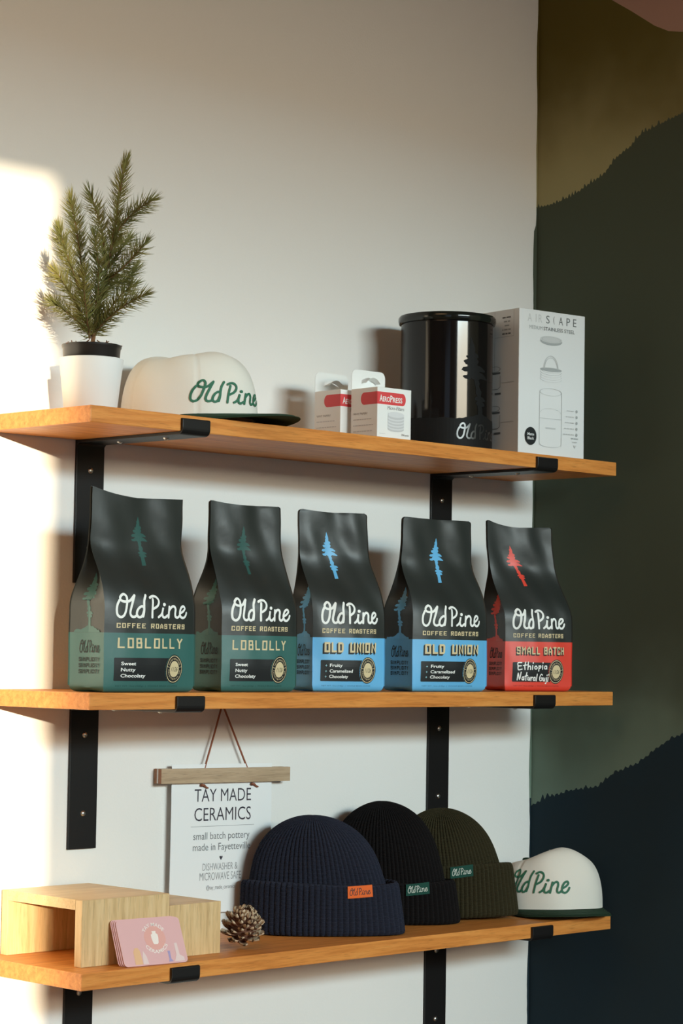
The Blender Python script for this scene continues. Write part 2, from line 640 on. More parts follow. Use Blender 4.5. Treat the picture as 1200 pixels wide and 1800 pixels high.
def block(fl, s, a0, a1, b0, b1, m=0, pen=0.75, gap=1.75, shadow=None, xs=1.0):
    """square block capitals inside the rectangle; shadow = (da, db, m)"""
    tot = sum(BW.get(c, 2) for c in s) + gap * (len(s) - 1)
    sx, sy = (a1 - a0) / (tot + pen), (b1 - b0) / (4 + pen)
    lay = [(0, 0, m)]
    if shadow:
        lay = [(shadow[0] * k / 3, shadow[1] * k / 3, shadow[2]) for k in (3, 2, 1)] + lay
    for da, db, mm in lay:
        x = pen / 2
        base = fl.nxt()
        for c in s:
            for q, (pts, cl) in enumerate(BLOCK.get(c, [])):
                P = [((x + px), (py + pen / 2)) for px, py in pts]
                f2 = Flat()
                f2.stroke(P, pen, mm, smooth=False, closed=bool(cl), square=True, lift=base + q * 6e-6)
                for pp, lf, m3 in f2.p:
                    fl.p.append(([(a0 + a * sx + da, b0 + b * sy + db) for a, b in pp], lf, m3))
            x += BW.get(c, 2) + gap


TREE = [(-0.106, 0.259), (-0.0934, 0.2549), (-0.0816, 0.2509), (-0.079, 0.2478), (-0.0808, 0.2447), (-0.0536, 0.2427), (-0.0511, 0.2407), (-0.0666, 0.2396), (-0.0505, 0.2366), (-0.0658, 0.2334), (-0.0252, 0.232), (0.0134, 0.2288), (0.0068, 0.2273), (-0.0291, 0.2276), (-0.0515, 0.2273), (-0.0155, 0.2259), (0.0355, 0.2212), (0.0307, 0.2203), (-0.0163, 0.2207), (-0.0431, 0.2211), (-0.0593, 0.2197), (-0.0496, 0.2169), (-0.0565, 0.2138), (-0.0348, 0.2092), (-0.0436, 0.2047), (-0.016, 0.2038), (0.0069, 0.2016), (-0.0019, 0.2005), (-0.0317, 0.2001), (-0.0117, 0.1989), (-0.0034, 0.1968), (-0.0132, 0.196), (-0.0363, 0.1957), (-0.0334, 0.191), (-0.0347, 0.1824), (-0.0866, 0.182), (-0.0784, 0.1908), (-0.079, 0.1955), (-0.0978, 0.1983), (-0.0807, 0.2002), (-0.1048, 0.2016), (-0.0993, 0.2035), (-0.0751, 0.2046), (-0.0932, 0.2074), (-0.0862, 0.2111), (-0.1, 0.2188), (-0.1018, 0.2198), (-0.1237, 0.221), (-0.1375, 0.2199), (-0.1731, 0.2203), (-0.1903, 0.2225), (-0.1768, 0.2234), (-0.1544, 0.2237), (-0.1365, 0.2269), (-0.1722, 0.2267), (-0.1957, 0.2282), (-0.1817, 0.2308), (-0.1461, 0.2315), (-0.1329, 0.2331), (-0.1598, 0.2335), (-0.1758, 0.2365), (-0.1648, 0.2376), (-0.1314, 0.2388), (-0.154, 0.2402), (-0.1519, 0.2415), (-0.1319, 0.2418), (-0.128, 0.2465), (-0.1194, 0.2486), (-0.1286, 0.2506), (-0.1155, 0.2528), (-0.1116, 0.2569)]

HAND = {                                                # marker handwriting, one unit high
    'E': ([(.5, 1), (.05, .95), (.05, .5), (.1, 0), (.55, .08)], [(.08, .52), (.45, .55)]), 't': ([(.28, 1.05), (.18, .5), (.2, 0)], [(0, .55), (.45, .66)]),
    'h': ([(.1, 1.05), (.05, 0)], [(.07, .3), (.25, .5), (.36, .4), (.36, 0)]), 'i': ([(.1, .55), (.08, 0)], [(.14, .85), (.15, .95)]),
    'o': ([(.2, .5), (.05, .35), (.08, .1), (.25, .05), (.34, .25), (.2, .5)],), 'p': ([(.08, .5), (.08, -.25)], [(.08, .4), (.3, .5), (.32, .25), (.1, .12)]),
    'a': ([(.35, .42), (.15, .45), (.04, .2), (.15, .03), (.33, .15), (.36, .42), (.38, .02)],), 'N': ([(.02, 0), (.12, .9), (.42, .1), (.6, 1.05)],),
    'u': ([(.05, .45), (.06, .1), (.25, .08), (.36, .4), (.36, .02)],), 'r': ([(.06, .45), (.08, 0)], [(.08, .28), (.2, .45), (.32, .42)]),
    'l': ([(.12, .9), (.1, 0)],), 'G': ([(.5, .8), (.25, .9), (.05, .5), (.15, .08), (.45, .1), (.5, .42), (.3, .4)],), 'n': ([(.06, .45), (.06, 0)], [(.07, .25), (.24, .45), (.34, .35), (.36, 0)]),
    'j': ([(.15, .5), (.14, -.2), (.0, -.28)], [(.17, .78), (.18, .86)]),
}
HW = {'E': .7, 't': .5, 'h': .52, 'i': .3, 'o': .48, 'p': .48, 'a': .52, 'N': .78, 'u': .52, 'r': .42, 'l': .28, 'G': .66, 'n': .52, 'j': .32, ' ': .3}


def hand(fl, s, a0, a1, b0, h, w, m=0, rise=0.0):
    tot = sum(HW[c] for c in s)
    k = (a1 - a0) / tot
    x = 0
    for c in s:
        for st in HAND.get(c, ()):
            fl.stroke([(a0 + (x + px) * k, b0 + py * h + rise * x / tot) for px, py in st], w, m)
        x += HW[c]


# ================================================================== THE ROOM
XC, XL, YF, ZC = 1.2829, -5.0, -4.0, 3.35
T0 = 0.12

mb = MB()
mb.box(XL - T0, XC + T0, 0.0, T0, 0, ZC)
struct(mb.build('wall_back', WHITEWALL), 'white painted wall the shelves are fixed to')

# right wall with the painted mountains: columns of paint between ridge lines
def ridge(y, pts):
    for (y0, z0), (y1, z1) in zip(pts, pts[1:]):
        if y0 >= y >= y1:
            return z0 + (z1 - z0) * (y - y0) / (y1 - y0)
    return pts[-1][1] if y < pts[-1][0] else pts[0][1]


R_UP = [(0.0, 2.324), (-.045, 2.327), (-.079, 2.334), (-.115, 2.348), (-.1607, 2.3661), (-.19, 2.394), (-.2205, 2.4092), (-.25, 2.432), (-.2793, 2.4399), (-.3435, 2.456), (-.5, 2.50), (-.9, 2.58), (-1.5, 2.50), (-4.0, 2.62)]
R_LO = [(0.0, 1.1832), (-.038, 1.1996), (-.0928, 1.2163), (-.1601, 1.2272), (-.1995, 1.2552), (-.2515, 1.2731), (-.2898, 1.3004), (-.3277, 1.3223), (-.3528, 1.329), (-.6, 1.38), (-1.2, 1.33), (-4.0, 1.45)]
R_SKY = [(0.0, 2.86), (-.10, 2.765), (-.1773, 2.6982), (-.2245, 2.6677), (-.2775, 2.6312), (-.31, 2.615), (-.3422, 2.6079), (-.45, 2.612), (-.7, 2.70), (-4.0, 2.9)]
rr = random.Random(3)
ys, y = [0.0], 0.0
while y > -0.62:
    y -= 0.0018
    ys.append(y)
while y > YF:
    y = max(YF, y - 0.05)
    ys.append(y)
mb = MB()
jag = [0.0, 0.0]
prev = None
for k, y in enumerate(ys):
    fine = y > -0.62
    jit = []
    for q in range(2):
        ph = (k * 0.0018) / (0.0075 + 0.004 * q)
        saw = 1 - abs((ph % 1.0) * 2 - 1)
        hseed = random.Random(int(ph) * 7 + q).random()
        jit.append((saw * (0.003 + 0.009 * hseed ** 2) + rr.uniform(0, .0022)) if fine else 0)
    row = [0.0, ridge(y, R_LO) + jit[1], ridge(y, R_UP) + jit[0], max(ridge(y, R_SKY), ridge(y, R_UP) + .02), ZC]
    if prev:
        y0, p0 = prev
        for q in range(4):
            mb.add([(XC, y0, p0[q]), (XC, y, row[q]), (XC, y, row[q + 1]), (XC, y0, p0[q + 1])], [(0, 1, 2, 3)], q)
    prev = (y, row)
mb.box(XC + 0.0005, XC + T0, YF, 0.0, 0, ZC, 1)
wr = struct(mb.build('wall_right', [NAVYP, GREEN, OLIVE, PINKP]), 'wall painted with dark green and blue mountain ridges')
# the hand-painted edge where the mural colours stray onto the white wall
mb = MB()
z = 0.3
pw = .002
while z < ZC - .02:
    z1 = z + 0.012
    w1 = 0.0015 + 0.0042 * (0.5 + 0.5 * math.sin(z1 * 9.0) * math.sin(z1 * 23 + 1)) + (0.0045 if 1.95 < z1 < 2.29 else 0) + rr.uniform(0, .0008)
    q = 0 if z < 1.19 else 1 if z < 2.322 else 2 if z < 2.86 else 3
    mb.add([(XC - pw, -0.0004, z), (XC, -0.0004, z), (XC, -0.0004, z1), (XC - w1, -0.0004, z1)], [(0, 1, 2, 3)], q)
    z, pw = z1, w1
mb.build('paint_edge', [NAVYP, GREEN, OLIVE, PINKP], wr)

mb = MB()
mb.box(XL - T0, XL, YF, 0.0, 0, ZC)
struct(mb.build('wall_left', DARKWALL))
# front wall with two window openings
W1 = (-4.10, -2.280, 0.35, 2.755)
W2 = (-0.75, 1.20, 0.80, 2.895)
mb = MB()
for x0, x1, z0, z1 in ((XL - T0, W1[0], 0, ZC), (W1[0], W1[1], 0, W1[2]), (W1[0], W1[1], W1[3], ZC), (W1[1], W2[0], 0, ZC),
                       (W2[0], W2[1], 0, W2[2]), (W2[0], W2[1], W2[3], ZC), (W2[1], XC + T0, 0, ZC)):
    mb.box(x0, x1, YF - T0, YF, z0, z1)
struct(mb.build('wall_front', DARKWALL))
for k, (x0, x1, z0, z1) in enumerate((W1, W2)):
    mb = MB()
    t = .03
    yy0, yy1 = YF - T0 - .02, YF - T0
    mb.box(x0 - t, x0, yy0, yy1, z0 - t, z1 + t)
    mb.box(x1, x1 + t, yy0, yy1, z0 - t, z1 + t)
    mb.box(x0, x1, yy0, yy1, z0 - t, z0)
    mb.box(x0, x1, yy0, yy1, z1, z1 + t)
    struct(mb.build('window_%d' % (k + 1), FRAME))
mb = MB()
mb.box(XL - T0, XC + T0, YF - T0, T0, -0.1, 0.0)
struct(mb.build('floor', FLOORW))
mb = MB()
mb.box(XL - T0, XC + T0, YF - T0, T0, ZC, ZC + .1)
struct(mb.build('ceiling', CEIL))

# ================================================================== SHELVES
D, T = 0.2495, 0.02458
B1, B2, BWID = 0.1993, 1.0181, 0.0553
Z1, Z2, Z3 = 1.82, 1.40609, 1.00774


def bracket_profile(zb, zt):
    """bent flat bar: plate on the wall, arm under the board, lip over its front edge (y, z)"""
    t = 0.005
    pts = [(0.0, zb), (-t, zb), (-t, zt - t - .004), (-t - .004, zt - t)]
    yo = -D - t - .0005
    pts += [(yo + .010, zt - t)]
    for k in range(1, 6):
        a = math.radians(270 - 18 * k)
        pts.append((yo + .010 + .010 * math.cos(a), zt - t + .010 + .010 * math.sin(a)))
    pts += [(yo, zt + T - .0065), (yo + .002, zt + T - .005), (yo + t, zt + T - .005), (yo + t, zt), (0.0, zt)]
    return pts


def screw(mb, x, y, z, ax):
    prof = [(.0048, 0), (.0048, .0006), (.0040, .0017), (.0022, .0026), (.0008, .0029)]
    s = MB()
    s.lathe(prof, 16, 0)
    s.box(-.0026, .0026, -.0005, .0005, .0020, .0031, 0)
    vs = [(x + a, y - c, z + b) if ax == 'y' else (x + a, y + b, z - c) for a, b, c in s.v]
    mb.add(vs, s.f, 0)


for nm, zt, x0, x1, lab in ((0, Z1, 0.0, 1.2167, 'top oak shelf carrying the potted fir, cap and canister'),
                            (1, Z2, 0.0095, 1.2125, 'middle oak shelf carrying the row of coffee bags'),
                            (2, Z3, 0.0065, 1.2113, 'bottom oak shelf carrying the beanies and the wooden riser')):
    t = thing('wall_shelf', lab, 'shelf', (x0, 0, zt), 0, 'oak wall shelves')
    mb = MB()
    mb.box(0, x1 - x0, -D, -.001, -T, 0)
    mb.build('board', OAK, t, bevel=.0012)
    for bx in (B1, B2):
        mb = MB()
        mb.prism(bracket_profile(-T - .224, -T), bx - BWID / 2 - x0, bx + BWID / 2 - x0)
        br = mb.build('bracket', BLACKM, t, bevel=.0008)
        for dz in (.047, .169):
            mb = MB()
            screw(mb, bx - x0, -.005, -T - dz, 'y')
            mb.build('screw', STEEL, br, smooth=True, auto=40)
        for dy in (.075, .185):
            mb = MB()
            screw(mb, bx - x0, -dy, -T - .005, 'z')
            mb.build('screw', STEEL, br, smooth=True, auto=40)

# ================================================================== COFFEE BAGS
BH, BD = 0.291, 0.075
INK_WHITE = mat('ink_white', (0.86, 0.88, 0.86), 0.55, spec=0.3)
INK_CREAM = mat('ink_cream', (0.66, 0.55, 0.33), 0.55, spec=0.3)
INK_BLACK = mat('ink_black', (0.014, 0.016, 0.017), 0.5, spec=0.3)
FILM = mat('bag_film_black', (0.021, 0.025, 0.023), 0.44, spec=0.5, bump=(26, 0.0008))


def film(name, col):
    return mat(name, col, 0.44, spec=0.5, bump=(26, 0.0007))


TEAL = film('bag_film_teal', (0.036, 0.130, 0.118))
BLUE = film('bag_film_blue', (0.125, 0.430, 0.74))
RED = film('bag_film_red', (0.74, 0.062, 0.038))
PALE = mat('ink_pale_blue', (0.30, 0.58, 0.66), 0.55)


def dimmer(name, c, k):
    return mat(name, tuple(k * x for x in c), 0.5, spec=0.3)


SMALLPRINT = {'teal': dimmer('small_print_teal', (0.036, 0.130, 0.118), .5), 'blue': dimmer('small_print_blue', (0.125, 0.43, 0.74), .4),
              'red': dimmer('small_print_red', (0.74, 0.062, 0.038), .35)}


class Bag:
    def __init__(s, w, dx, wt, corner, lift, seed):
        s.w, s.dx, s.wt, s.corner, s.lift = w, dx, wt, corner, lift
        s.rs = random.Random(seed)
        s.ph = s.rs.uniform(0, 6)

    def half(s, z):
        v = z / BH
        h = BD / 2 * (1 - ss(.42, .78, v)) + .0012
        rb = .009
        if z < rb:
            h -= rb - math.sqrt(max(0, rb * rb - (rb - z) ** 2))
        return h

    def bul(s, z):
        v = z / BH
        return .010 * (.35 + .65 * ss(0, .15, v)) * (1 - ss(.42, .75, v))

    def hx(s, z):
        """half width"""
        v = z / BH
        hw = s.w / 2 * (1 + (s.wt - 1) * ss(.35, 1, v))
        rb = .010
        if z < rb:
            hw -= .8 * (rb - math.sqrt(max(0, rb * rb - (rb - z) ** 2)))
        rc = s.corner
        if rc and z > BH - rc:
            q = z - (BH - rc)
            hw -= rc - math.sqrt(max(0, rc * rc - q * q))
        return hw

    def sway(s, z):
        return s.dx * ss(.35, 1, z / BH)

    def wav(s, u, z):
        """soft creases of the film"""
        v = z / BH
        k = ss(.55, .95, v)
        return k * .0022 * math.sin(u * 5.2 + s.ph) + .0009 * math.sin(u * 9 + z * 40 + s.ph) * ss(.04, .2, v) + .0012 * math.sin(z * 75 + 3 * u + s.ph) * ss(.3, .5, v) * (1 - ss(.85, 1, v))

    def topz(s, u, z):
        """raised corner of the torn-level top edge"""
        k = ss(.86, 1, z / BH)
        return z + k * s.lift * (max(0, -u) ** 2.2 - .25 * (1 - abs(u)))

    def surf(s, u, z, side):
        y = s.half(z) + (s.bul(z) * (1 - u * u))
        y = y + s.wav(u, z) if side > 0 else -y + s.wav(u, z)
        return (u * s.hx(z) + s.sway(z), y, s.topz(u, z))

    def front(s, a, z, lift):
        """print position: a is metres across"""
        u = a / (s.w / 2)
        p = s.surf(u, z, -1)
        return (p[0], p[1] - .0002 - lift, p[2])

    def gus(s, q, z, sgn):
        """gusset point, q -1 back .. 1 front"""
        h = s.half(z)
        hw = s.hx(z)
        ins = math.sqrt(max(0, (BD / 2) ** 2 - min(h, BD / 2) ** 2)) * .62 * (1 - ss(.78, 1, z / BH) * .3)
        ins = min(ins, s.w * .3) + .0035 * ss(.02, .12, z / BH)
        x = hw - ins * (1 - abs(q))
        y0 = -h * q
        uu = sgn * max(.2, x / max(hw, 1e-4))
        return (sgn * x + s.sway(z), y0 * (1 if abs(q) > .99 else .8) + s.wav(uu, z), s.topz(uu, z) - (0 if abs(q) > .99 else .004 * ss(.9, 1, z / BH)))

    def side(s, q, z, lift):
        """left-hand gusset, q metres from back (-) to front (+)"""
        p = s.gus(max(-1, min(1, q / (BD / 2))), z, -1)
        return (p[0] - .00025 - lift, p[1], p[2])


def make_bag(label, x, y, th, spec, w, dx, wt, corner, lift, tree_at, seed):
    bg_ = Bag(w, dx, wt, corner, lift, seed)
    t = thing('coffee_bag', label, 'coffee bag', (x, y, Z2 + .0003), th, 'coffee bags on the middle shelf')
    colour = {'teal': TEAL, 'blue': BLUE, 'red': RED}[spec]
    zs = [0, .0008, .002, .004, .0065, .009, .014, .022, .034, .048, .062, .076, .0867]
    zs += [.0867 + (BH - .0867 - .012) * k / 34 for k in range(1, 35)]
    zs += [BH - .012 + .012 * k / 6 for k in range(1, 7)]
    mb = MB()
    nu = 24
    us = [-1 + 2 * k / nu for k in range(nu + 1)]
    for side in (-1, 1):
        o = len(mb.v)
        for z in zs:
            for uu in us:
                mb.v.append(bg_.surf(uu, z, side))
        n = nu + 1
        for j in range(len(zs) - 1):
            for i in range(nu):
                q = (o + j * n + i, o + j * n + i + 1, o + (j + 1) * n + i + 1, o + (j + 1) * n + i)
                mb.f.append(q if side < 0 else q[::-1])
                mb.m.append(1 if zs[j + 1] <= .0868 else 0)
    for sgn in (-1, 1):
        o = len(mb.v)
        qs = [-1, -.5, 0, .5, 1]
        for z in zs:
            for q in qs:
                mb.v.append(bg_.gus(q, z, sgn))
        n = len(qs)
        for j in range(len(zs) - 1):
            for i in range(n - 1):
                q = (o + j * n + i, o + j * n + i + 1, o + (j + 1) * n + i + 1, o + (j + 1) * n + i)
                mb.f.append(q if sgn < 0 else q[::-1])
                mb.m.append(1 if zs[j + 1] <= .0868 else 0)
    # base
    bl = [bg_.surf(uu, 0, -1) for uu in us] + [bg_.surf(uu, 0, 1) for uu in reversed(us)]
    mb.add(bl, [tuple(range(len(bl) - 1, -1, -1))], 1)
    # thin welded seams along the four upright edges
    for sx in (-1, 1):
        for sy in (-1, 1):
            o = len(mb.v)
            for z in zs[5:]:
                p = bg_.surf(sx, z, sy)
                mb.v += [p, (p[0] + sx * .0012, p[1] + sy * .0016, p[2])]
            for j in range(len(zs[5:]) - 1):
                q = (o + 2 * j, o + 2 * j + 1, o + 2 * j + 3, o + 2 * j + 2)
                mb.f.append(q)
                mb.m.append(1 if zs[5 + j + 1] <= .0868 else 0)
    mb.build('bag_body', [FILM, colour], t, smooth=True, auto=42)
    c = w
    cell = (.003, .004)
    # tree emblem
    fl = Flat()
    (tx, tz), (bx, bz) = tree_at
    pts = []
    for a, b in TREE:
        k = (b - .182) / (.259 - .182)
        sx = .1299 / w if w < .15 else .1299 * 1.12 / w
        base = -.106 * k + -.0605 * (1 - k)
        pts.append(((bx + (tx - bx) * k + (a - base) * sx) * w, bz + (tz - bz) * k))
    fl.poly(pts, 0)
    fl.build('tree_emblem', [mat('ink_deep_teal', (0.022, 0.085, 0.075), .5) if spec == 'teal' else colour], bg_.front, t, cell)
    # brand script and line under it
    fl = Flat()
    script(fl, -.392 * c, .378 * c, .1095, .1432, .0037, 0)
    fl.build('script_logo', [INK_WHITE], bg_.front, t, cell)
    fl = Flat()
    block(fl, 'COFFEE ROASTERS', -.392 * c, .357 * c, .0938, .1010, 0, pen=.85, gap=1.9)
    name = {'teal': 'LOBLOLLY', 'blue': 'OLD UNION', 'red': 'SMALL BATCH'}[spec]
    if spec == 'teal':
        block(fl, name, -.375 * c, .335 * c, .0645, .0795, 0, pen=.72, gap=1.9)
    elif spec == 'blue':
        block(fl, name, -.362 * c, .362 * c, .0628, .0792, 0, pen=.95, gap=1.75, shadow=(-.0028, -.0028, 1))
    else:
        block(fl, name, -.345 * c, .372 * c, .0645, .0778, 0, pen=.82, gap=1.8, shadow=(-.0020, -.0022, 1))
    fl.build('name_print', [INK_CREAM, INK_BLACK], bg_.front, t, cell)
    # tasting-note panel
    fl = Flat()
    fl.rect(-.402 * c, .19 * c, .0165, .0505, 0, r=.0015)
    rows = {'teal': ('Sweet', 'Nutty', 'Chocolaty'), 'blue': ('Fruity', 'Caramelized', 'Chocolaty')}.get(spec)
    if rows:
        for k, s in enumerate(rows):
            z0 = (.0395, .0305, .0217)[k]
            a0 = -.335 * c
            if spec == 'blue':
                fl.stroke([(a0 - .0012, z0 + .0022), (a0 + .0014, z0 + .0022)], .0007, 2, smooth=False)
                fl.stroke([(a0 + .0001, z0 + .0009), (a0 + .0001, z0 + .0035)], .0007, 2, smooth=False)
                a0 += .045 * c
            desc = any(ch in s for ch in 'y')
            fl.text(s, a0, a0 + .0285 * len(s) * c, z0 - (.0015 if desc else 0), z0 + .0052, 1, weight=.018)
    else:
        hand(fl, 'Ethiopia', -.335 * c, .105 * c, .0375, .0125, .0019, 1, .0015)
        hand(fl, 'Natural Guji', -.335 * c, .135 * c, .0195, .0130, .0019, 1, -.0022)
    fl.build('tasting_panel', [INK_BLACK, INK_WHITE, PALE], bg_.front, t, cell)
    # round roast stamp
    fl = Flat()
    sa, sb, ra, rb = .245 * c, .0345, .119 * c if w < .15 else .104 * c, .0214
    fl.disc(sa, sb, ra * 1.06, rb * 1.05, 2)
    fl.disc(sa, sb, ra, rb, 1)
    fl.ring(sa, sb, ra * .93, rb * .93, ra * .05, 0)
    fl.disc(sa, sb, ra * .56, rb * .56, 0)

    def arc(r0, r1, a_mid, span, inv):
        def fn(a, b):
            rr_ = r0 + (r1 - r0) * b
            ang = a_mid + (-span if not inv else span) * (a - .5)
            return (sa + ra * rr_ * math.cos(ang), sb + rb * rr_ * math.sin(ang))
        return fn
    fl.text('HAND ROASTED', 0, 1, 0, 1, 0, fn=arc(.64, .77, PI / 2, 2.3, False))
    fl.text('FAYETTEVILLE, AR', 0, 1, 1, 0, 0, fn=lambda a, b: arc(.64, .77, -PI / 2, 3.0, True)(a, b))
    for sg in (-1, 1):
        fl.stroke([(sa + sg * ra * .60, sb + rb * .12), (sa + sg * ra * .86, sb + rb * .17)], .0007, 0, smooth=False)
    fl.text('11/26', sa - ra * .40, sa + ra * .40, sb - rb * .17, sb + rb * .15, 1, shear=.35)
    fl.build('roast_stamp', [INK_CREAM, INK_BLACK, colour], bg_.front, t, cell)
    # weight line
    fl = Flat()
    fl.text('NET WT 12oz (340g)  |  WHOLE BEAN COFFEE', -.38 * c, .30 * c, .0078, .0104, 0)
    fl.build('weight_print', [SMALLPRINT[spec]], bg_.front, t, cell)
    # side print: tree on a hill over the word, three lines below
    fl = Flat()
    hw = BD / 2
    pts = [(-hw * .96, .0868)]
    rs = random.Random(seed)
    for k in range(15):
        a = -hw * .9 + 1.8 * hw * k / 14
        pts.append((a, .0895 + .007 * math.exp(-((a - .004) / .015) ** 2) + rs.uniform(0, .0025)))
    pts.append((hw * .96, .0868))
    fl.poly(pts, 0)
    fl.poly([(.002 + (a + .0605 - .03 * (b - .182) / .077) * .16, .094 + (b - .182) * 1.05) for a, b in TREE], 0)
    script(fl, -hw * .55, hw * .9, .0575, .0755, .0017, 1)
    for k in range(3):
        block(fl, 'SIMPLICITY', -hw * .6, hw * .9, .0445 - .0088 * k, .0505 - .0088 * k, 1, pen=.8, gap=1.9)
    fl.build('side_print', [colour, INK_BLACK], bg_.side, t, (BD / 8, .004))
    return t


make_bag('teal and black coffee bag at the left end of the row, beside the bracket', 0.1314, -0.1973, 0.0135, 'teal', 0.1752, .004, .99, 0, .0105, ((.009, .2609), (.031, .187)), 1)
make_bag('teal and black coffee bag beside the first blue one, second in the row', 0.3625, -0.1911, -0.1076, 'teal', 0.1427, -.003, .92, .004, .004, ((-.034, .2577), (-.032, .1818)), 2)
make_bag('blue and black coffee bag in the middle of the row, next to a teal bag', 0.5788, -0.181, -0.3004, 'blue', 0.1299, -.0125, .945, .006, .003, ((-.104, .2581), (-.062, .1818)), 3)
make_bag('blue and black coffee bag standing beside the red bag, in front of the right bracket', 0.8041, -0.1887, -0.1252, 'blue', 0.1621, .001, .915, .006, .0015, ((-.003, .2593), (-.032, .1826)), 4)
make_bag('red and black coffee bag with white handwriting at the right end of the row', 1.0572, -0.1784, -0.3374, 'red', 0.1343, -.020, .98, .003, .009, ((-.154, .2562), (-.054, .1846)), 5)

# ================================================================== POTTED FIR
PX, PY = 0.0795, -0.150
t = thing('potted_fir_tree', 'small artificial fir in a white pot on the top shelf', 'potted plant', (PX, PY, Z1))
POT = mat('pot_white', (0.80, 0.81, 0.80), 0.55, spec=0.35)
NPOT = mat('nursery_pot_black', (0.016, 0.013, 0.012), 0.35)
SOIL = mat('soil', (0.16, 0.08, 0.04), 0.95, bump=(300, 0.004), var=(120, (0.30, 0.13, 0.06)))
BARK = mat('fir_stem', (0.17, 0.085, 0.035), 0.9)
NEEDLE = mat('fir_needles', (0.235, 0.215, 0.058), 0.6, spec=0.25, var=(25, (0.135, 0.145, 0.045)))
mb = MB()
mb.lathe([(.0375, 0), (.0392, .0015), (.0478, .079), (.0482, .0808), (.0474, .0815), (.0455, .0805), (.0372, .006)], 96, 0)
mb.build('pot', POT, t, smooth=True, auto=50)
mb = MB()
mb.lathe([(.036, .006), (.0432, .096), (.0446, .098), (.0450, .1015), (.0442, .1022), (.0422, .1005), (.0415, .092)], 96, 0, cap1=False)
mb.build('nursery_pot', NPOT, t, smooth=True, auto=50)
mb = MB()
rs = random.Random(11)
mb.lathe([(.0413, .095), (.034, .0975), (.022, .099), (.010, .1005)], 40, 0)
for k in range(70):
    a, q = rs.uniform(0, 2 * PI), .042 * math.sqrt(rs.random())
    c = Vector((q * math.cos(a), q * math.sin(a), .1000 + rs.uniform(0, .0045) * (1.2 - q / .042 * .6)))
    dv = Vector((rs.uniform(-1, 1), rs.uniform(-1, 1), rs.uniform(-.2, .6))).normalized() * rs.uniform(.003, .007)
    mb.tube([c - dv, c, c + dv + Vector((0, 0, .0008))], [.0009, .0014, .0006], 5)
mb.build('soil', SOIL, t)
BR = [
    [(0.0004, -0.0004, 0.0979), (0.0056, -0.0056, 0.16), (0.0133, -0.0133, 0.2117), (0.0208, -0.0208, 0.2722), (0.026, -0.026, 0.3327), (0.0318, -0.0318, 0.3838)],
    [(0.0187, -0.0187, 0.2549), (0.0269, -0.033, 0.2845), (0.0389, -0.0512, 0.3055), (0.0527, -0.0711, 0.3214)],
    [(0.0119, -0.0119, 0.2203), (0.0129, -0.0068, 0.2597), (0.009, 0.0033, 0.2993), (0.0027, 0.0157, 0.3371)],
    [(-0.0079, 0.0079, 0.1768), (-0.0183, 0.0092, 0.2359), (-0.0273, 0.0089, 0.2775), (-0.0381, 0.0105, 0.3216)],
    [(-0.0043, 0.0043, 0.1426), (-0.0267, 0.0083, 0.2003), (-0.0463, 0.0095, 0.2407), (-0.0615, 0.0063, 0.2723)],
    [(0.0099, -0.0099, 0.1945), (0.0192, -0.0315, 0.2106), (0.0296, -0.054, 0.2309), (0.038, -0.0748, 0.2554)],
    [(0.0155, -0.0155, 0.2204), (0.0327, -0.0143, 0.24), (0.0485, -0.0118, 0.2597), (0.0616, -0.0065, 0.2726)],
    [(-0.001, 0.001, 0.1213), (-0.0203, 0.0051, 0.1537), (-0.0415, 0.0108, 0.1859), (-0.0606, 0.0146, 0.2095)],
    [(0.0009, -0.0009, 0.1169), (0.0099, -0.0251, 0.1415), (0.0218, -0.0525, 0.1617), (0.0349, -0.0809, 0.1767)],
    [(0.0019, -0.0019, 0.1256), (0.0195, -0.0103, 0.1525), (0.0378, -0.0194, 0.1797), (0.0562, -0.0286, 0.1983)],
    [(-0.0021, 0.0021, 0.1127), (-0.0185, -0.009, 0.1483), (-0.0337, -0.0215, 0.1794), (-0.0452, -0.0375, 0.206)],
    [(0.0017, -0.0017, 0.1428), (-0.003, -0.0154, 0.1837), (-0.0119, -0.0249, 0.2243), (-0.0249, -0.0303, 0.2646)],
    [(0.0072, -0.0072, 0.1772), (0.0303, -0.0119, 0.1968), (0.0518, -0.015, 0.2077), (0.0708, -0.0157, 0.2275)],
    [(-0.0009, 0.0009, 0.117), (-0.0087, 0.0302, 0.1444), (-0.0159, 0.0587, 0.1636), (-0.0158, 0.0802, 0.176)],
]
rs = random.Random(5)
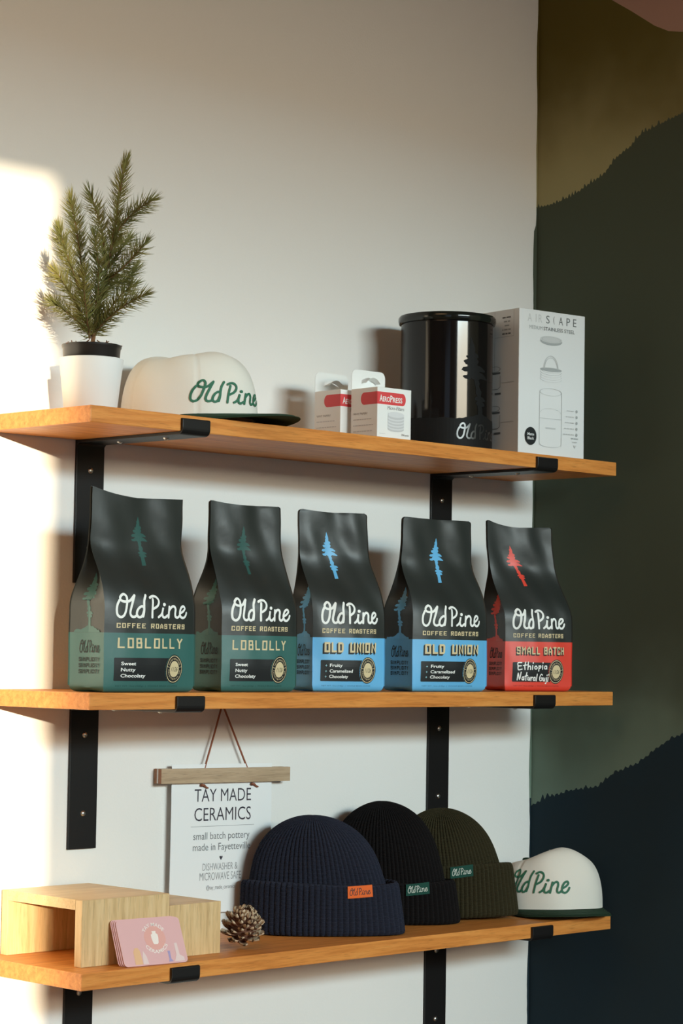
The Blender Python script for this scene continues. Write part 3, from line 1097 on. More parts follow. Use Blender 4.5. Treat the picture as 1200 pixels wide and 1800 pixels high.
for bi, br in enumerate(BR):
    pts = []
    for x, y, z in br:
        pts.append((x, y, z))
    cur = [Vector(p) for p in catmull(pts, 10)]
    mb = MB()
    n = len(cur)
    mb.tube(cur, [(.0034 if bi == 0 else .0018) * (1 - .72 * i / n) for i in range(n)], 7, 1)
    L = sum((cur[i + 1] - cur[i]).length for i in range(n - 1))
    cnt = int(L * 2350)
    for k in range(cnt):
        s = (k + rs.random()) / cnt
        if bi == 0 and s < .12:
            continue
        fi = s * (n - 1)
        i = min(n - 2, int(fi))
        p = cur[i].lerp(cur[i + 1], fi - i)
        d = (cur[i + 1] - cur[i]).normalized()
        o = d.orthogonal().normalized()
        o.rotate(Matrix.Rotation(rs.uniform(0, 2 * PI), 3, d))
        tipk = ss(.80, 1.0, s)
        ang = math.radians(rs.uniform(42, 66)) * (1 - .62 * tipk)
        ln = rs.uniform(.020, .028) * (1 - .30 * tipk)
        dr = d * math.cos(ang) + o * math.sin(ang)
        bend = d * .0035
        w = dr.cross(o).normalized()
        if w.length < .5:
            w = d.cross(o)
        m1, m2 = p + dr * ln * .5, p + dr * ln + bend
        rad = .00058
        w2 = dr.cross(w).normalized()
        tri = [w * rad, (w * -.5 + w2 * .87) * rad, (w * -.5 - w2 * .87) * rad]
        vs = [p + q for q in tri] + [m1 + q for q in tri] + [m2]
        fs = [(0, 1, 4, 3), (1, 2, 5, 4), (2, 0, 3, 5), (3, 4, 6), (4, 5, 6), (5, 3, 6)]
        mb.add(vs, fs, 0)
    mb.build('branch' if bi else 'leader_stem', [NEEDLE, BARK], t)

# ================================================================== CAPS
CREAM = mat('cap_cream_twill', (0.76, 0.73, 0.66), 0.9, spec=0.15, bump=(1400, 0.0003), sheen=0.1)
CAPGREEN = mat('cap_green_twill', (0.016, 0.040, 0.022), 0.85, spec=0.2, bump=(1400, 0.0003))
THREAD = mat('embroidery_green', (0.030, 0.150, 0.085), 0.6, spec=0.4, bump=(1200, 0.0006))


def make_cap(label, loc, rz, seed, a=.092, b=.102, hc=.100, dents=(), boost=.012, e1_=.5, back=.010, btn=(0, 1.0), logo=(-.06, .06, .036, .074)):
    t = thing('baseball_cap', label, 'cap', loc, rz, 'cream caps with green visors')

    def crown(ph, tt, off=0.0):
        """ph 0 at the front, tt 0 rim .. 1 top"""
        psi = tt * PI / 2
        cr, sr = math.cos(psi), math.sin(psi)
        rr_ = max(0.0, cr) ** e1_
        zz = max(0.0, sr) ** .84
        fr = max(0.0, math.cos(ph))
        hh = hc + boost * fr ** 1.5 - back * max(0, -math.cos(ph))
        flare = 1 + .03 * (1 - tt)
        x = a * math.sin(ph) * rr_ * flare
        y = -b * math.cos(ph) * rr_ * flare
        z = hh * zz
        for dx, dy, sx, sy, am in dents:
            z -= am * math.exp(-((x - dx) / sx) ** 2 - ((y - dy) / sy) ** 2) * ss(.25, .8, tt)
        wob = .0016 * math.sin(3 * ph + seed) * math.sin(5 * tt + seed) + .0010 * math.sin(7 * ph + 4 * tt + seed)
        for sm in (56, -56, 118, -118, 180):
            dd = math.atan2(math.sin(ph - math.radians(sm)), math.cos(ph - math.radians(sm)))
            wob -= .0016 * math.exp(-(dd * .09 * max(.15, rr_) / .0016) ** 2)
        k = 1 + (wob + off) / .095
        rim = .006 + .004 * fr
        return (x * k, y * k, rim + z + (wob + off) * .6 * sr)

    mb = MB()
    mb.grid(lambda q, v: crown(2 * PI * q, v ** .85), 180, 44, 0, wrap=True)
    # inner rim turned under
    mb.grid(lambda q, v: (lambda p: (p[0] * (1 - .05 * v), p[1] * (1 - .05 * v), p[2] + .012 * max(0, v - .3)))(crown(2 * PI * q, 0)), 180, 3, 0, wrap=True)
    mb.build('crown', CREAM, t, smooth=True)
    # visor: solid sheet with rounded front
    mb = MB()
    A = math.radians(72)
    Lb = .076

    def brim(q, v, up):
        ph = -A + 2 * A * q
        base = crown(ph, 0)
        k = (math.cos(ph) - math.cos(A)) / (1 - math.cos(A))
        ext = Lb * max(0, k) ** .55
        y = base[1] + .004 - (ext + .004) * v
        x = base[0] * (1 + .10 * v * max(0, k))
        z = .0112 - 1.05 * x * x * (0.35 + .65 * v) - .001 * v
        edge = .0021 * (1 - max(0, v - .9) * 8)
        return (x, y, max(.0006 if up < 0 else .003, z + up * edge))
    nu, nv = 64, 14
    mb.grid(lambda q, v: brim(q, v, 1), nu, nv, 0)
    mb.grid(lambda q, v: brim(1 - q, v, -1), nu, nv, 0)
    mb.grid(lambda q, v: brim(q, 1, 1 - 2 * v), nu, 2, 0)
    for sd in (0, 1):
        mb.grid(lambda q, v: brim(sd, q if sd else 1 - q, 1 - 2 * v), nv, 2, 0)
    vis = mb.build('visor', CAPGREEN, t, smooth=True, auto=60)
    # rows of stitching on the visor
    mb = MB()
    for v in (.3, .45, .6, .75, .9):
        mb.tube([(p[0], p[1], p[2] + .0002) for p in [brim(.04 + .92 * k / 60, v, 1) for k in range(61)]], .0005, 5)
    mb.build('stitching', mat('stitch_green', (0.022, 0.055, 0.03), .7), vis)
    # button on top
    bt = crown(math.radians(btn[0]), btn[1])
    mb = MB()
    mb.lathe([(.0078, -.001), (.0082, .0015), (.0068, .0036), (.003, .0046)], 24, 0, (bt[0], bt[1], bt[2] - .0005))
    mb.build('button', CAPGREEN, t, smooth=True, auto=60)
    # embroidery, kept on the front of the crown
    fl = Flat()
    script(fl, *logo, .0036, 0, slant=.22, dotw=1.3)

    def put(a_, b_, lf):
        lo, hi = 0.0, 0.9
        ph = a_ / .098
        for _ in range(22):
            mid = (lo + hi) / 2
            if crown(ph, mid)[2] < b_:
                lo = mid
            else:
                hi = mid
        return crown(ph, lo, .0011 + lf)
    fl.build('embroidered_script', [THREAD], put, t, (.004, .004))
    return t


make_cap('cream cap with a dark green visor behind the potted fir on the top shelf', (0.303, -0.118, Z1 + .0002), math.radians(20), 1.0,
         a=.099, b=.106, hc=.104, boost=.004, e1_=.42, back=-.004, logo=(-.104, .019, .029, .062),
         dents=((0.0, .0, .035, .045, .013), (.045, -.03, .02, .05, .005), (-.05, 0, .02, .05, .004)))
make_cap('cream cap with a dark green visor at the right end of the bottom shelf', (1.170, -0.140, Z3 + .0002), math.radians(-31), 2.4,
         a=.096, b=.090, hc=.094, boost=.024, e1_=.46, btn=(-64, .80), logo=(-.110, .009, .041, .079),
         dents=((-.005, .0, .05, .045, .018), (-.03, -.03, .03, .03, .006)))

# ================================================================== FILTER BOXES
CARD = mat('white_carton', (0.80, 0.80, 0.78), 0.55, spec=0.3)
REDI = mat('ink_red', (0.66, 0.055, 0.060), 0.5)
GREYI = mat('ink_grey', (0.16, 0.15, 0.15), 0.6)
LGREY = mat('ink_light_grey', (0.66, 0.66, 0.67), 0.6)
MGREY = mat('ink_mid_grey', (0.54, 0.54, 0.55), 0.6)


def filter_box(label, loc, rz):
    t = thing('filter_box', label, 'box', loc, rz, 'filter boxes on the top shelf')
    w, d, h = .076, .064, .0835
    mb = MB()
    mb.box(0, w, 0, d, 0, h)
    mb.build('carton', CARD, t, bevel=.0008)
    # hang tab continuing the rear panel, with a slotted flap
    mb = MB()
    hh, rt = .034, .010
    out = [(0.0005, h), (0.0005, h + hh - rt)]
    out += [(rt + .0005 - rt * math.cos(q), h + hh - rt + rt * math.sin(q)) for q in [PI / 2 * k / 6 for k in range(1, 7)]]
    out += [(w - rt - .0005 + rt * math.sin(q), h + hh - rt + rt * math.cos(q)) for q in [PI / 2 * k / 6 for k in range(0, 7)]]
    out += [(w - .0005, h)]
    slot = [(.022, h + .012), (.022, h + .017), (.030, h + .0205), (.038, h + .0225), (.046, h + .0205), (.054, h + .017), (.054, h + .012), (.038, h + .0175)]
    tri = tessellate_polygon([[Vector((a, b, 0)) for a, b in out], [Vector((a, b, 0)) for a, b in slot]])
    allp = out + slot
    for yy, flip in ((d - .0006, False), (d, True)):
        for q in tri:
            A, B, Cc = [Vector((*allp[i], 0)) for i in q]
            ccw = (B - A).cross(Cc - A).z > 0
            idx = q if ccw != flip else q[::-1]
            mb.add([(allp[i][0], yy, allp[i][1]) for i in idx], [(0, 1, 2)])
    for ring_ in (out, slot):
        n = len(ring_)
        for i in range(n):
            a, b = ring_[i], ring_[(i + 1) % n]
            mb.add([(a[0], d - .0006, a[1]), (b[0], d - .0006, b[1]), (b[0], d, b[1]), (a[0], d, a[1])], [(0, 1, 2, 3)])
    # the punched flap bent forward
    mb.grid(lambda q, v: (.022 + .032 * q, d - .0008 - .012 * v, h + .012 + .0055 * (1 - (2 * q - 1) ** 2) + .004 * v - .004 * v * (2 * q - 1) ** 2), 10, 3)
    mb.build('hang_tab', CARD, t)
    # front print
    fl = Flat()
    fl.rect(-.001, .056, .0555, .0758, 0, r=.0)
    fl.disc(.056, .06565, .0075, .01015, 0)
    fl.text('A', .0045, .0115, .0598, .0710, 1, weight=.02)
    fl.text('ERO', .0118, .0275, .0598, .0685, 1, weight=.02)
    fl.text('P', .0282, .0335, .0598, .0710, 1, weight=.02)
    fl.text('RESS', .0340, .0555, .0598, .0685, 1, weight=.02)
    fl.text('Micro-Filters', .022, .060, .0475, .0535, 2, shear=.2)
    for k in range(9):
        fl.disc(.0415, .0165 + .0025 * k, .0185, .0046, 3 if k % 2 else 4)
    fl.disc(.0415, .040, .0185, .0048, 3)
    fl.rect(.004, .018, .0072, .0078, 4)
    fl.text('250 pack', .054, .071, .0052, .0095, 2)
    fl.build('front_print', [REDI, CARD, GREYI, LGREY, MGREY], lambda a, b, lf: (a, -.00012 - lf, b), t)
    # left side print
    fl = Flat()
    fl.rect(d - .032, d + .0004, .0555, .0758, 0)
    fl.disc(d - .032, .06565, .0080, .01015, 0)
    fl.text('WHY PAPER?', .006, .040, .0395, .0430, 2)
    for k, e in enumerate((.050, .054, .052, .022)):
        fl.dashes(.006, e, .0302 - .0098 * k, .0332 - .0098 * k, 3, k)
    fl.build('side_print', [REDI, CARD, GREYI, MGREY], lambda a, b, lf: (-.00012 - lf, d - a, b), t)


filter_box('small white filter box with a red band, nearer the canister', (0.6100, -0.2330, Z1 + .0002), math.radians(-3))
filter_box('small white filter box half hidden behind a matching one, nearer the cap', (0.6005, -0.1575, Z1 + .0002), math.radians(-2))

# ================================================================== CANISTER
CX, CY, CR = 0.889, -0.130, 0.0805
t = thing('coffee_canister', 'tall black metal canister beside the white carton on the top shelf', 'canister', (CX, CY, Z1 + .0002))
CANB = mat('canister_black', (0.006, 0.005, 0.005), 0.10, 0.0, 0.40)
CANMATTE = mat('canister_matte_print', (0.010, 0.010, 0.010), 0.6, spec=.12)
LIDM = mat('canister_lid', (0.008, 0.010, 0.008), 0.10, spec=.5)
mb = MB()
mb.lathe([(CR - .004, 0), (CR - .001, .0012), (CR, .004), (CR, .0055), (CR, .2205), (CR, .222), (CR - .001, .226)], 128, 0)
mb.build('body', CANB, t, smooth=True, auto=30)
mb = MB()
mb.lathe([(CR - .002, .2225), (CR + .0035, .2235), (CR + .0052, .228), (CR + .0052, .2335), (CR + .0030, .2370), (CR - .004, .2385), (CR - .008, .2380), (CR - .012, .2350), (.05, .2340), (.012, .2340)], 128, 0)
mb.build('lid', LIDM, t, smooth=True, auto=35)


def oncyl(a, b, lf):
    ang = a / CR - PI / 2 - math.radians(8)
    return ((CR + .0003 + lf) * math.cos(ang), (CR + .0003 + lf) * math.sin(ang), b)


fl = Flat()
fl.poly([(.010 + (a + .0605 - .0455 * (b - .182) / .077) * .245, .050 + (b - .182) * 1.88) for a, b in TREE], 0)
pts = [(-.125, .003)]
rs = random.Random(2)
for k in range(61):
    a = -.125 + .25 * k / 60
    pts.append((a, .0535 + .009 * math.exp(-((a - .010) / .022) ** 2) + rs.uniform(-.0010, .0012)))
pts += [(.125, .003)]
fl.poly(pts, 0)
script(fl, -.036, .062, .019, .0450, .0030, 1)
fl.build('printed_scene', [CANMATTE, mat('canister_logo_metal', (0.10, 0.10, 0.10), .36, .9)], oncyl, t, (.006, .02))

# ================================================================== CANISTER CARTON
t = thing('canister_carton', 'tall white printed carton at the right end of the top shelf', 'box', (0.9705, -0.2262, Z1 + .0002), math.radians(-7))
CW, CH = .1585, .2560
CBOX = mat('carton_white', (0.70, 0.71, 0.71), 0.5, spec=.35)
mb = MB()
mb.box(0, CW, 0, .158, 0, CH)
mb.build('carton', CBOX, t, bevel=.0009)
G1 = mat('print_pale_line', (0.52, 0.53, 0.53), .6)
G2 = mat('print_grey_line', (0.34, 0.36, 0.36), .6)
G3 = mat('print_dark_grey', (0.13, 0.14, 0.14), .6)
fl = Flat()
for k, c in enumerate('AIRS(APE'):
    a0 = (.0195, .0385, .0455, .0635, .0810, .0940, .1130, .1290)[k]
    wd_ = (.0100, .0020, .0085, .0085, .0032, .0105, .0085, .0080)[k]
    m = 0 if k < 3 else 2
    fl.text(c, a0, a0 + wd_, .2345, .2485, m)
fl.text('MEDIUM', .0235, .0545, .2215, .2280, 1)
fl.text('STAINLESS STEEL', .0575, .1330, .2215, .2280, 2, weight=.01)
# lid, inner plunger and body drawn in line
fl.disc(.0760, .2035, .0265, .0075, 1)
fl.disc(.0760, .2065, .0265, .0060, 0)
fl.ring(.0760, .2065, .0225, .0045, .0010, 1)
for k in range(5):
    fl.ring(.0760, .1495 - .0042 * k + .004, .0260, .0062, .0009, 1 if k < 2 else 0, a0=PI, a1=2 * PI)
fl.disc(.0760, .1530, .0260, .0034, 1)
fl.ring(.0760, .1545, .0180, .0235, .0014, 0, a0=0, a1=PI)
fl.ring(.0760, .1545, .0155, .0200, .0009, 0, a0=0, a1=PI)
fl.ring(.0760, .1130, .0265, .0065, .0011, 1)
fl.stroke([(.0495, .1130), (.0495, .0290), (.0520, .0195), (.0610, .0165), (.0760, .0155), (.0910, .0165), (.1000, .0195), (.1025, .0290), (.1025, .1130)], .0009, 0)
fl.ring(.0760, .0760, .0250, .0080, .0009, 0, a0=0, a1=PI)
fl.stroke([(.0500, .0660), (.1020, .0660)], .0009, 0, smooth=False)
fl.rect(.0640, .0880, .0480, .0505, 0)
for k in range(5):
    z0 = .0815 - .0105 * k
    fl.dashes(.1150 - .002 * k, .1330, z0, z0 + .0036, 0, k)
    fl.disc(.1395, z0 + .0018, .0022, .0028, 1)
fl.dashes(.1265, .1430, .0325, .0365, 1, 8)
fl.dashes(.1290, .1410, .0265, .0300, 0, 9)
fl.poly([(.1320, .0225), (.1390, .0225), (.1355, .0175)], 0)
fl.disc(.0285, .0325, .0138, .0158, 3)
fl.text('Matte', .0210, .0365, .0335, .0385, 4, weight=.02)
fl.text('Black', .0210, .0365, .0262, .0312, 4, weight=.02)
fl.build('front_print', [G1, G2, G3, INK_BLACK, CBOX], lambda a, b, lf: (a, -.00012 - lf, b), t)
fl = Flat()                                             # left side, a counts from the front edge backwards
for q0, q1, z0, z1 in ((.014, .064, .208, .254), (.064, .066, .150, .254)):
    fl.stroke([(q0, z0), (q0, z1)], .0006, 1, smooth=False)
fl.stroke([(.014, .208), (.064, .208)], .0006, 1, smooth=False)
for k, (a0, a1) in enumerate(((.022, .044), (.024, .040), (.026, .038), (.022, .044), (.022, .044))):
    fl.dashes(a0, a1, .2395 - .0072 * k, .2445 - .0072 * k, 2 if k in (0, 4) else 1, k)
for zc in (.140, .070):
    fl.ring(.062, zc + .012, .014, .005, .0012, 2)
    fl.rect(.048, .076, zc + .003, zc + .0065, 2)
    fl.stroke([(.048, zc), (.048, zc - .020), (.054, zc - .0235), (.070, zc - .0235), (.076, zc - .020), (.076, zc)], .0008, 2, smooth=False)
    fl.stroke([(.046, zc - .013), (.012, zc - .013)], .0006, 1, smooth=False)
    fl.rect(.046, .062, zc - .0335, zc - .0300, 2)
SIDE_W = .158
fl.build('side_print', [G1, G2, G3], lambda a, b, lf: (-.00012 - lf, a, b), t)

# ================================================================== HANGING SIGN
t = thing('hanging_sign', 'white paper sign hanging from a wooden rail under the middle shelf', 'sign', (0, 0, 0))
tilt = -.0105
ZR, XR0, XR1 = 1.2666, .3436, .6290


def rz_(x, dz):
    return ZR + dz + (x - XR0) * tilt


for nm, y0, y1 in (('front_rail', -.0225, -.0148), ('back_rail', -.0106, -.0030)):
    mb = MB()
    hgt = .0118
    sh = .0 if nm == 'front_rail' else .002
    a, b = XR0 + sh, XR1 - sh * 2
    vs = [(x, y, rz_(x, dz)) for x in (a, b) for y in (y0, y1) for dz in (-hgt, hgt)]
    mb.add(vs, [(0, 1, 3, 2)], 1)
    mb.add(vs, [(4, 6, 7, 5)], 1)
    mb.add(vs, [(0, 4, 5, 1), (2, 3, 7, 6), (0, 2, 6, 4), (1, 5, 7, 3)], 0)
    mb.build(nm, [BEECH, BEECH_END], t)
SPACER = mat('spacer_white', (0.80, 0.80, 0.78), .6)
for xa, xb in ((XR0 + .0006, .3720), (.5965, XR1 - .0050)):
    mb = MB()
    vs = [(x, y, rz_(x, dz)) for x in (xa, xb) for y in (-.0147, -.0107) for dz in (-.0112, .0112)]
    mb.add(vs, [(0, 1, 3, 2), (4, 6, 7, 5), (0, 4, 5, 1), (2, 3, 7, 6), (0, 2, 6, 4), (1, 5, 7, 3)])
    mb.build('spacer', SPACER, t)
PAPER = mat('sign_paper', (0.82, 0.83, 0.83), .7, spec=.2)
mb = MB()
mb.grid(lambda q, v: (.3735 + .2215 * q + (v - 1) * .0010, -.0130 - .0010 * math.sin(v * 3), 1.0425 + (1.2845 - 1.0425) * v + .2215 * q * tilt), 4, 16)
mb.grid(lambda q, v: (.3735 + .2215 * (1 - q) + (v - 1) * .0010, -.0126 - .0010 * math.sin(v * 3), 1.0425 + (1.2845 - 1.0425) * v + .2215 * (1 - q) * tilt), 4, 16)
paper = mb.build('paper', PAPER, t, smooth=True)
INKD = mat('sign_ink', (0.035, 0.03, 0.045), .6)
INKG = mat('sign_ink_grey', (0.14, 0.14, 0.15), .6)
INKL = mat('sign_ink_light', (0.27, 0.27, 0.28), .6)
fl = Flat()
fl.text('TAY MADE', .4230, .5480, 1.2225, 1.2430, 0, weight=-.004)
fl.text('CERAMICS', .4230, .5480, 1.1910, 1.2125, 0, weight=-.004)
fl.rect(.4155, .5560, 1.1820, 1.1826, 2)
fl.text('small batch pottery', .4215, .5455, 1.1572, 1.1725, 1, weight=-.003)
fl.text('made in Fayetteville', .4210, .5475, 1.1392, 1.1546, 1, weight=-.003)
hx_, hz_ = .4830, 1.1300
fl.poly([(hx_, hz_ - .0036), (hx_ + .0034, hz_ + .0008), (hx_ + .0030, hz_ + .0030), (hx_ + .0014, hz_ + .0034), (hx_, hz_ + .0018), (hx_ - .0014, hz_ + .0034), (hx_ - .0030, hz_ + .0030), (hx_ - .0034, hz_ + .0008)], 0)
fl.text('DISHWASHER &', .4430, .5200, 1.1105, 1.1220, 2, weight=-.008)
fl.text('MICROWAVE SAFE', .4370, .5280, 1.0945, 1.1070, 2, weight=-.008)
fl.text('@tay_made_ceramics', .4520, .5155, 1.0775, 1.0865, 2)
fl.build('sign_lettering', [INKD, INKG, INKL], lambda a, b, lf: (a, -.0131 - .0010 * math.sin((b - 1.0425) / .242 * 3) - lf, b + (a - .48) * tilt), paper, (1, .012))
CORD = mat('leather_cord', (0.27, 0.085, 0.040), .7)
mb = MB()
ap = (.4845, -.0100, 1.3790)
mb.tube([(.4450, -.0120, rz_(.445, -.013)), (.4452, -.0122, rz_(.445, .012)), (.4650, -.0110, 1.330), (.4825, -.0095, 1.3770), ap], .0016, 8)
mb.tube([(.5395, -.0120, rz_(.5395, -.013)), (.5390, -.0122, rz_(.539, .012)), (.5110, -.0110, 1.330), (.4865, -.0095, 1.3770), ap], .0016, 8)
mb.build('cord', CORD, t, smooth=True)
rs = random.Random(4)
for kx in (.4375, .5490):
    mb = MB()
    z0 = rz_(kx, -.0150)
    for k in range(5):
        a = k * 1.3
        mb.tube([(kx + .0035 * math.cos(a), -.0165 + .002 * math.sin(a), z0 - .0005), (kx + .004 * math.cos(a + 1), -.0185, z0 + .0015 * math.sin(a)), (kx + .0035 * math.cos(a + 2.2), -.0160, z0 - .002)], .0014, 7)
    mb.tube([(kx + .002, -.0165, z0 - .001), (kx + .008, -.0165, z0 - .0042), (kx + .0125, -.016, z0 - .0058)], .0014, 7)
    mb.build('knot', CORD, t, smooth=True)
mb = MB()
mb.tube([(.4845, -.0005, 1.3785), (.4845, -.0130, 1.3790)], .0014, 10)
mb.build('nail', STEEL, t, smooth=True)

# ================================================================== WOODEN RISERS
t = thing('display_riser', 'hollow pine riser with an open left end on the bottom shelf', 'riser', (.0440, 0, Z3 + .0002))
rw, rh = .1670, .0968
mb = MB()
mb.box(0, rw, -.2007, -.1850, 0, rh - .0005)
mb.build('front_board', PINE_V, t, bevel=.0006)
mb = MB()
mb.box(0, rw, -.0240, -.0090, 0, rh - .0005)
mb.build('back_board', PINE_V, t, bevel=.0006)
mb = MB()
mb.box(rw - .0150, rw, -.1850, -.0240, 0, rh - .0150)
mb.build('end_board', PINE_V, t, bevel=.0006)
mb = MB()
mb.box(0.0, rw, -.1850, -.0240, rh - .0150, rh)
mb.box(0.0, rw, -.2007, -.1850, rh - .0004, rh)
mb.box(0.0, rw, -.0240, -.0090, rh - .0004, rh)
mb.build('top_board', PINE_X, t)
t = thing('display_riser', 'lower pine riser with a closed front, beside the pine cone', 'riser', (.2115, 0, Z3 + .0002))
rw, rh = .1037, .0785
mb = MB()
mb.box(0, rw, -.2007, -.1857, 0, rh)
mb.build('front_board', PINE_V, t, bevel=.0006)
mb = MB()
mb.box(0, rw, -.1857, -.0400, rh - .0150, rh)
mb.build('top_board', PINE_X, t, bevel=.0006)
mb = MB()
mb.box(0, rw, -.0550, -.0400, 0, rh - .0150)
mb.build('back_board', PINE_V, t, bevel=.0006)

# ================================================================== PINK CARDS
PINKC = mat('card_pink', (0.70, 0.42, 0.43), .55, spec=.3)
PINKD = mat('card_rose_circle', (0.72, 0.37, 0.33), .55)
PINKW = mat('card_white_print', (0.84, 0.76, 0.72), .55)
PEACH = mat('card_peach', (0.74, 0.45, 0.25), .55)
LILAC = mat('card_lilac', (0.36, 0.30, 0.52), .55)
PALEP = mat('card_pale', (0.74, 0.58, 0.57), .55)
cw_, chh, cth = .114, .0695, .0011


def card_outline():
    r_ = .006
    pts = []
    for cx, cy, s in ((cw_ - r_, chh - r_, 0), (r_, chh - r_, 90), (r_, r_, 180), (cw_ - r_, r_, 270)):
        for k in range(6):
            q = math.radians(s + 18 * k)
            pts.append((cx + r_ * math.cos(q), cy + r_ * math.sin(q)))
    return pts


lean = math.radians(24)
CLAB = ['pink pottery card with a white jar drawing, front one of the leaning cards', 'pink card directly behind the front card of the leaning cards', 'pink card third from the front of the leaning cards', 'pink card at the back of the leaning cards, touching the riser']
for k in range(4):
    t = thing('gift_card', CLAB[k], 'card', (.0955 - .0012 * k, -.2385 + .0031 * k, Z3 + .0006), math.radians(-4), 'pink cards leaning on the riser')
    t.rotation_euler = (-lean + .010 * k, 0, math.radians(-5))
    mb = MB()
    pts = card_outline()
    n = len(pts)
    mb.add([(a, 0, b) for a, b in pts] + [(a, cth, b) for a, b in pts],
           [tuple(range(n)), tuple(range(2 * n - 1, n - 1, -1))] + [(i + 1 if i + 1 < n else 0, i, i + n, (i + 1) % n + n) for i in range(n)])
    cb = mb.build('card', PINKC, t)
    if k == 0:
        fl = Flat()
        ca, cbz = .0635, .0400
        fl.disc(ca, cbz, .0190, .0180, 0)

        def arc2(r0, r1, mid, span, inv):
            return lambda a, b: (ca + (r0 + (r1 - r0) * b) * math.cos(mid + (span if inv else -span) * (a - .5)), cbz + (r0 + (r1 - r0) * b) * math.sin(mid + (span if inv else -span) * (a - .5)))
        fl.text('TAY MADE', 0, 1, 0, 1, 1, weight=.01, fn=arc2(.0180, .0235, PI / 2, 2.1, False))
        fl.text('CERAMICS', 0, 1, 1, 0, 1, weight=.01, fn=arc2(.0180, .0235, -PI / 2, 2.1, True))
        jar = [(-.0035, .0105), (.0035, .0105), (.0035, .0085), (.0028, .0075), (.0060, .0050), (.0062, 0), (.0048, -.0075), (.0030, -.0095), (-.0030, -.0095), (-.0048, -.0075), (-.0062, 0), (-.0060, .0050), (-.0028, .0075), (-.0035, .0085)]
        fl.poly([(ca + a, cbz + b) for a, b in jar], 1)
        fl.poly([(.0195, .002), (.0330, .002), (.0320, .022), (.0290, .027), (.0235, .027), (.0200, .022)], 2)
        fl.poly([(.0335, .002), (.0435, .002), (.0415, .014), (.0370, .022), (.0345, .014)], 4)
        fl.poly([(.0795, .0025), (.0880, .0025), (.0845, .007), (.0850, .019), (.0805, .019), (.0810, .007)], 3)
        fl.poly([(.0900, .0025), (.1080, .0025), (.1080, .008), (.1010, .012), (.1000, .030), (.0950, .030), (.0950, .012)], 4)
        fl.build('printed_art', [PINKD, PINKW, PEACH, LILAC, PALEP], lambda a, b, lf: (a, -.0001 - lf, b), t)

# ================================================================== PINE CONE
t = thing('pine_cone', 'frosted brown pine cone between the lower riser and the navy beanie', 'pine cone', (.3770, -.1840, Z3 + .0345))
CONE = mat('cone_brown', (0.14, 0.055, 0.030), .8, var=(90, (0.22, 0.095, 0.055)))
FROST = mat('cone_frosted_tips', (0.66, 0.54, 0.38), .7, bump=(700, .001), var=(260, (0.42, 0.28, 0.17)))
axis = Vector((-.20, -.50, .84)).normalized()
e1 = axis.orthogonal().normalized()
e2 = axis.cross(e1)
mb = MB()
mb.lathe([(.004, -.030), (.013, -.022), (.017, -.005), (.014, .010), (.007, .020), (.002, .025)], 20, 0)
mb.v = [tuple(e1 * x + e2 * y + axis * z) for x, y, z in mb.v]
mb.build('core', CONE, t, smooth=True)
rs = random.Random(9)
N = 74
for k in range(N):
    q = k / (N - 1)
    ang = k * 2.39996 + rs.uniform(-.1, .1)
    zc = -.023 + .047 * q ** .9
    open_ = math.radians(8 + 66 * q ** 1.25)
    ln = (.0330 - .0205 * q ** 1.5) * rs.uniform(.9, 1.08) * (0.72 + .28 * min(1, q * 5))
    wdt = (.0125 - .0072 * q) * rs.uniform(.9, 1.1)
    rad = e1 * math.cos(ang) + e2 * math.sin(ang)
    dr = rad * math.cos(open_) + axis * math.sin(open_)
    sd = axis.cross(rad).normalized()
    nm_ = sd.cross(dr).normalized()
    if nm_.dot(axis) < 0:
        nm_ = -nm_
    base = axis * zc + rad * .006
    mb = MB()

    def sc(uu, v, s):
        wv_ = wdt * (0.38 + .62 * math.sin(min(1, v * 1.25) * PI / 2)) * (1 if v < .82 else math.sqrt(max(0, 1 - ((v - .82) / .19) ** 2)))
        a = (uu - .5) * wv_
        cup = .0022 * (1 - (2 * uu - 1) ** 2) * -1
        curl = .0040 * v * v
        th_ = (.0010 + .0013 * v) * s
        return base + dr * ln * v + sd * a + nm_ * (curl + cup + th_)
    mf = lambda uu, v: 1 if v > .60 else 0
    mb.grid(lambda uu, v: sc(uu, v, .5), 6, 9, mfn=mf)
    mb.grid(lambda uu, v: sc(1 - uu, v, -.5), 6, 9, mfn=lambda uu, v: 1 if v > .78 else 0)
    mb.grid(lambda uu, v: sc(0, uu, v - .5), 9, 1, mfn=lambda uu, v: 1 if uu > .74 else 0)
    mb.grid(lambda uu, v: sc(1, 1 - uu, v - .5), 9, 1, mfn=lambda uu, v: 1 if uu < .26 else 0)
    mb.build('scale', [CONE, FROST], t, smooth=True, auto=50)

# ================================================================== BEANIES
NAVYK = knit('knit_navy', (0.023, 0.027, 0.046), (0.009, 0.0105, 0.019))
BLACKK = knit('knit_black', (0.0075, 0.0062, 0.0066), (0.004, 0.0035, 0.004))
OLIVEK = knit('knit_olive', (0.042, 0.036, 0.017), (0.018, 0.0155, 0.0075))


def ring_param(n, a, b):
    """n angles at equal spacing along the ellipse"""
    th = np.linspace(0, 2 * PI, 4001)
    ds = np.hypot(-a * np.sin(th), b * np.cos(th))
    s = np.concatenate([[0], np.cumsum((ds[1:] + ds[:-1]) / 2 * np.diff(th))])
    return np.interp(np.linspace(0, s[-1], n + 1), s, th)


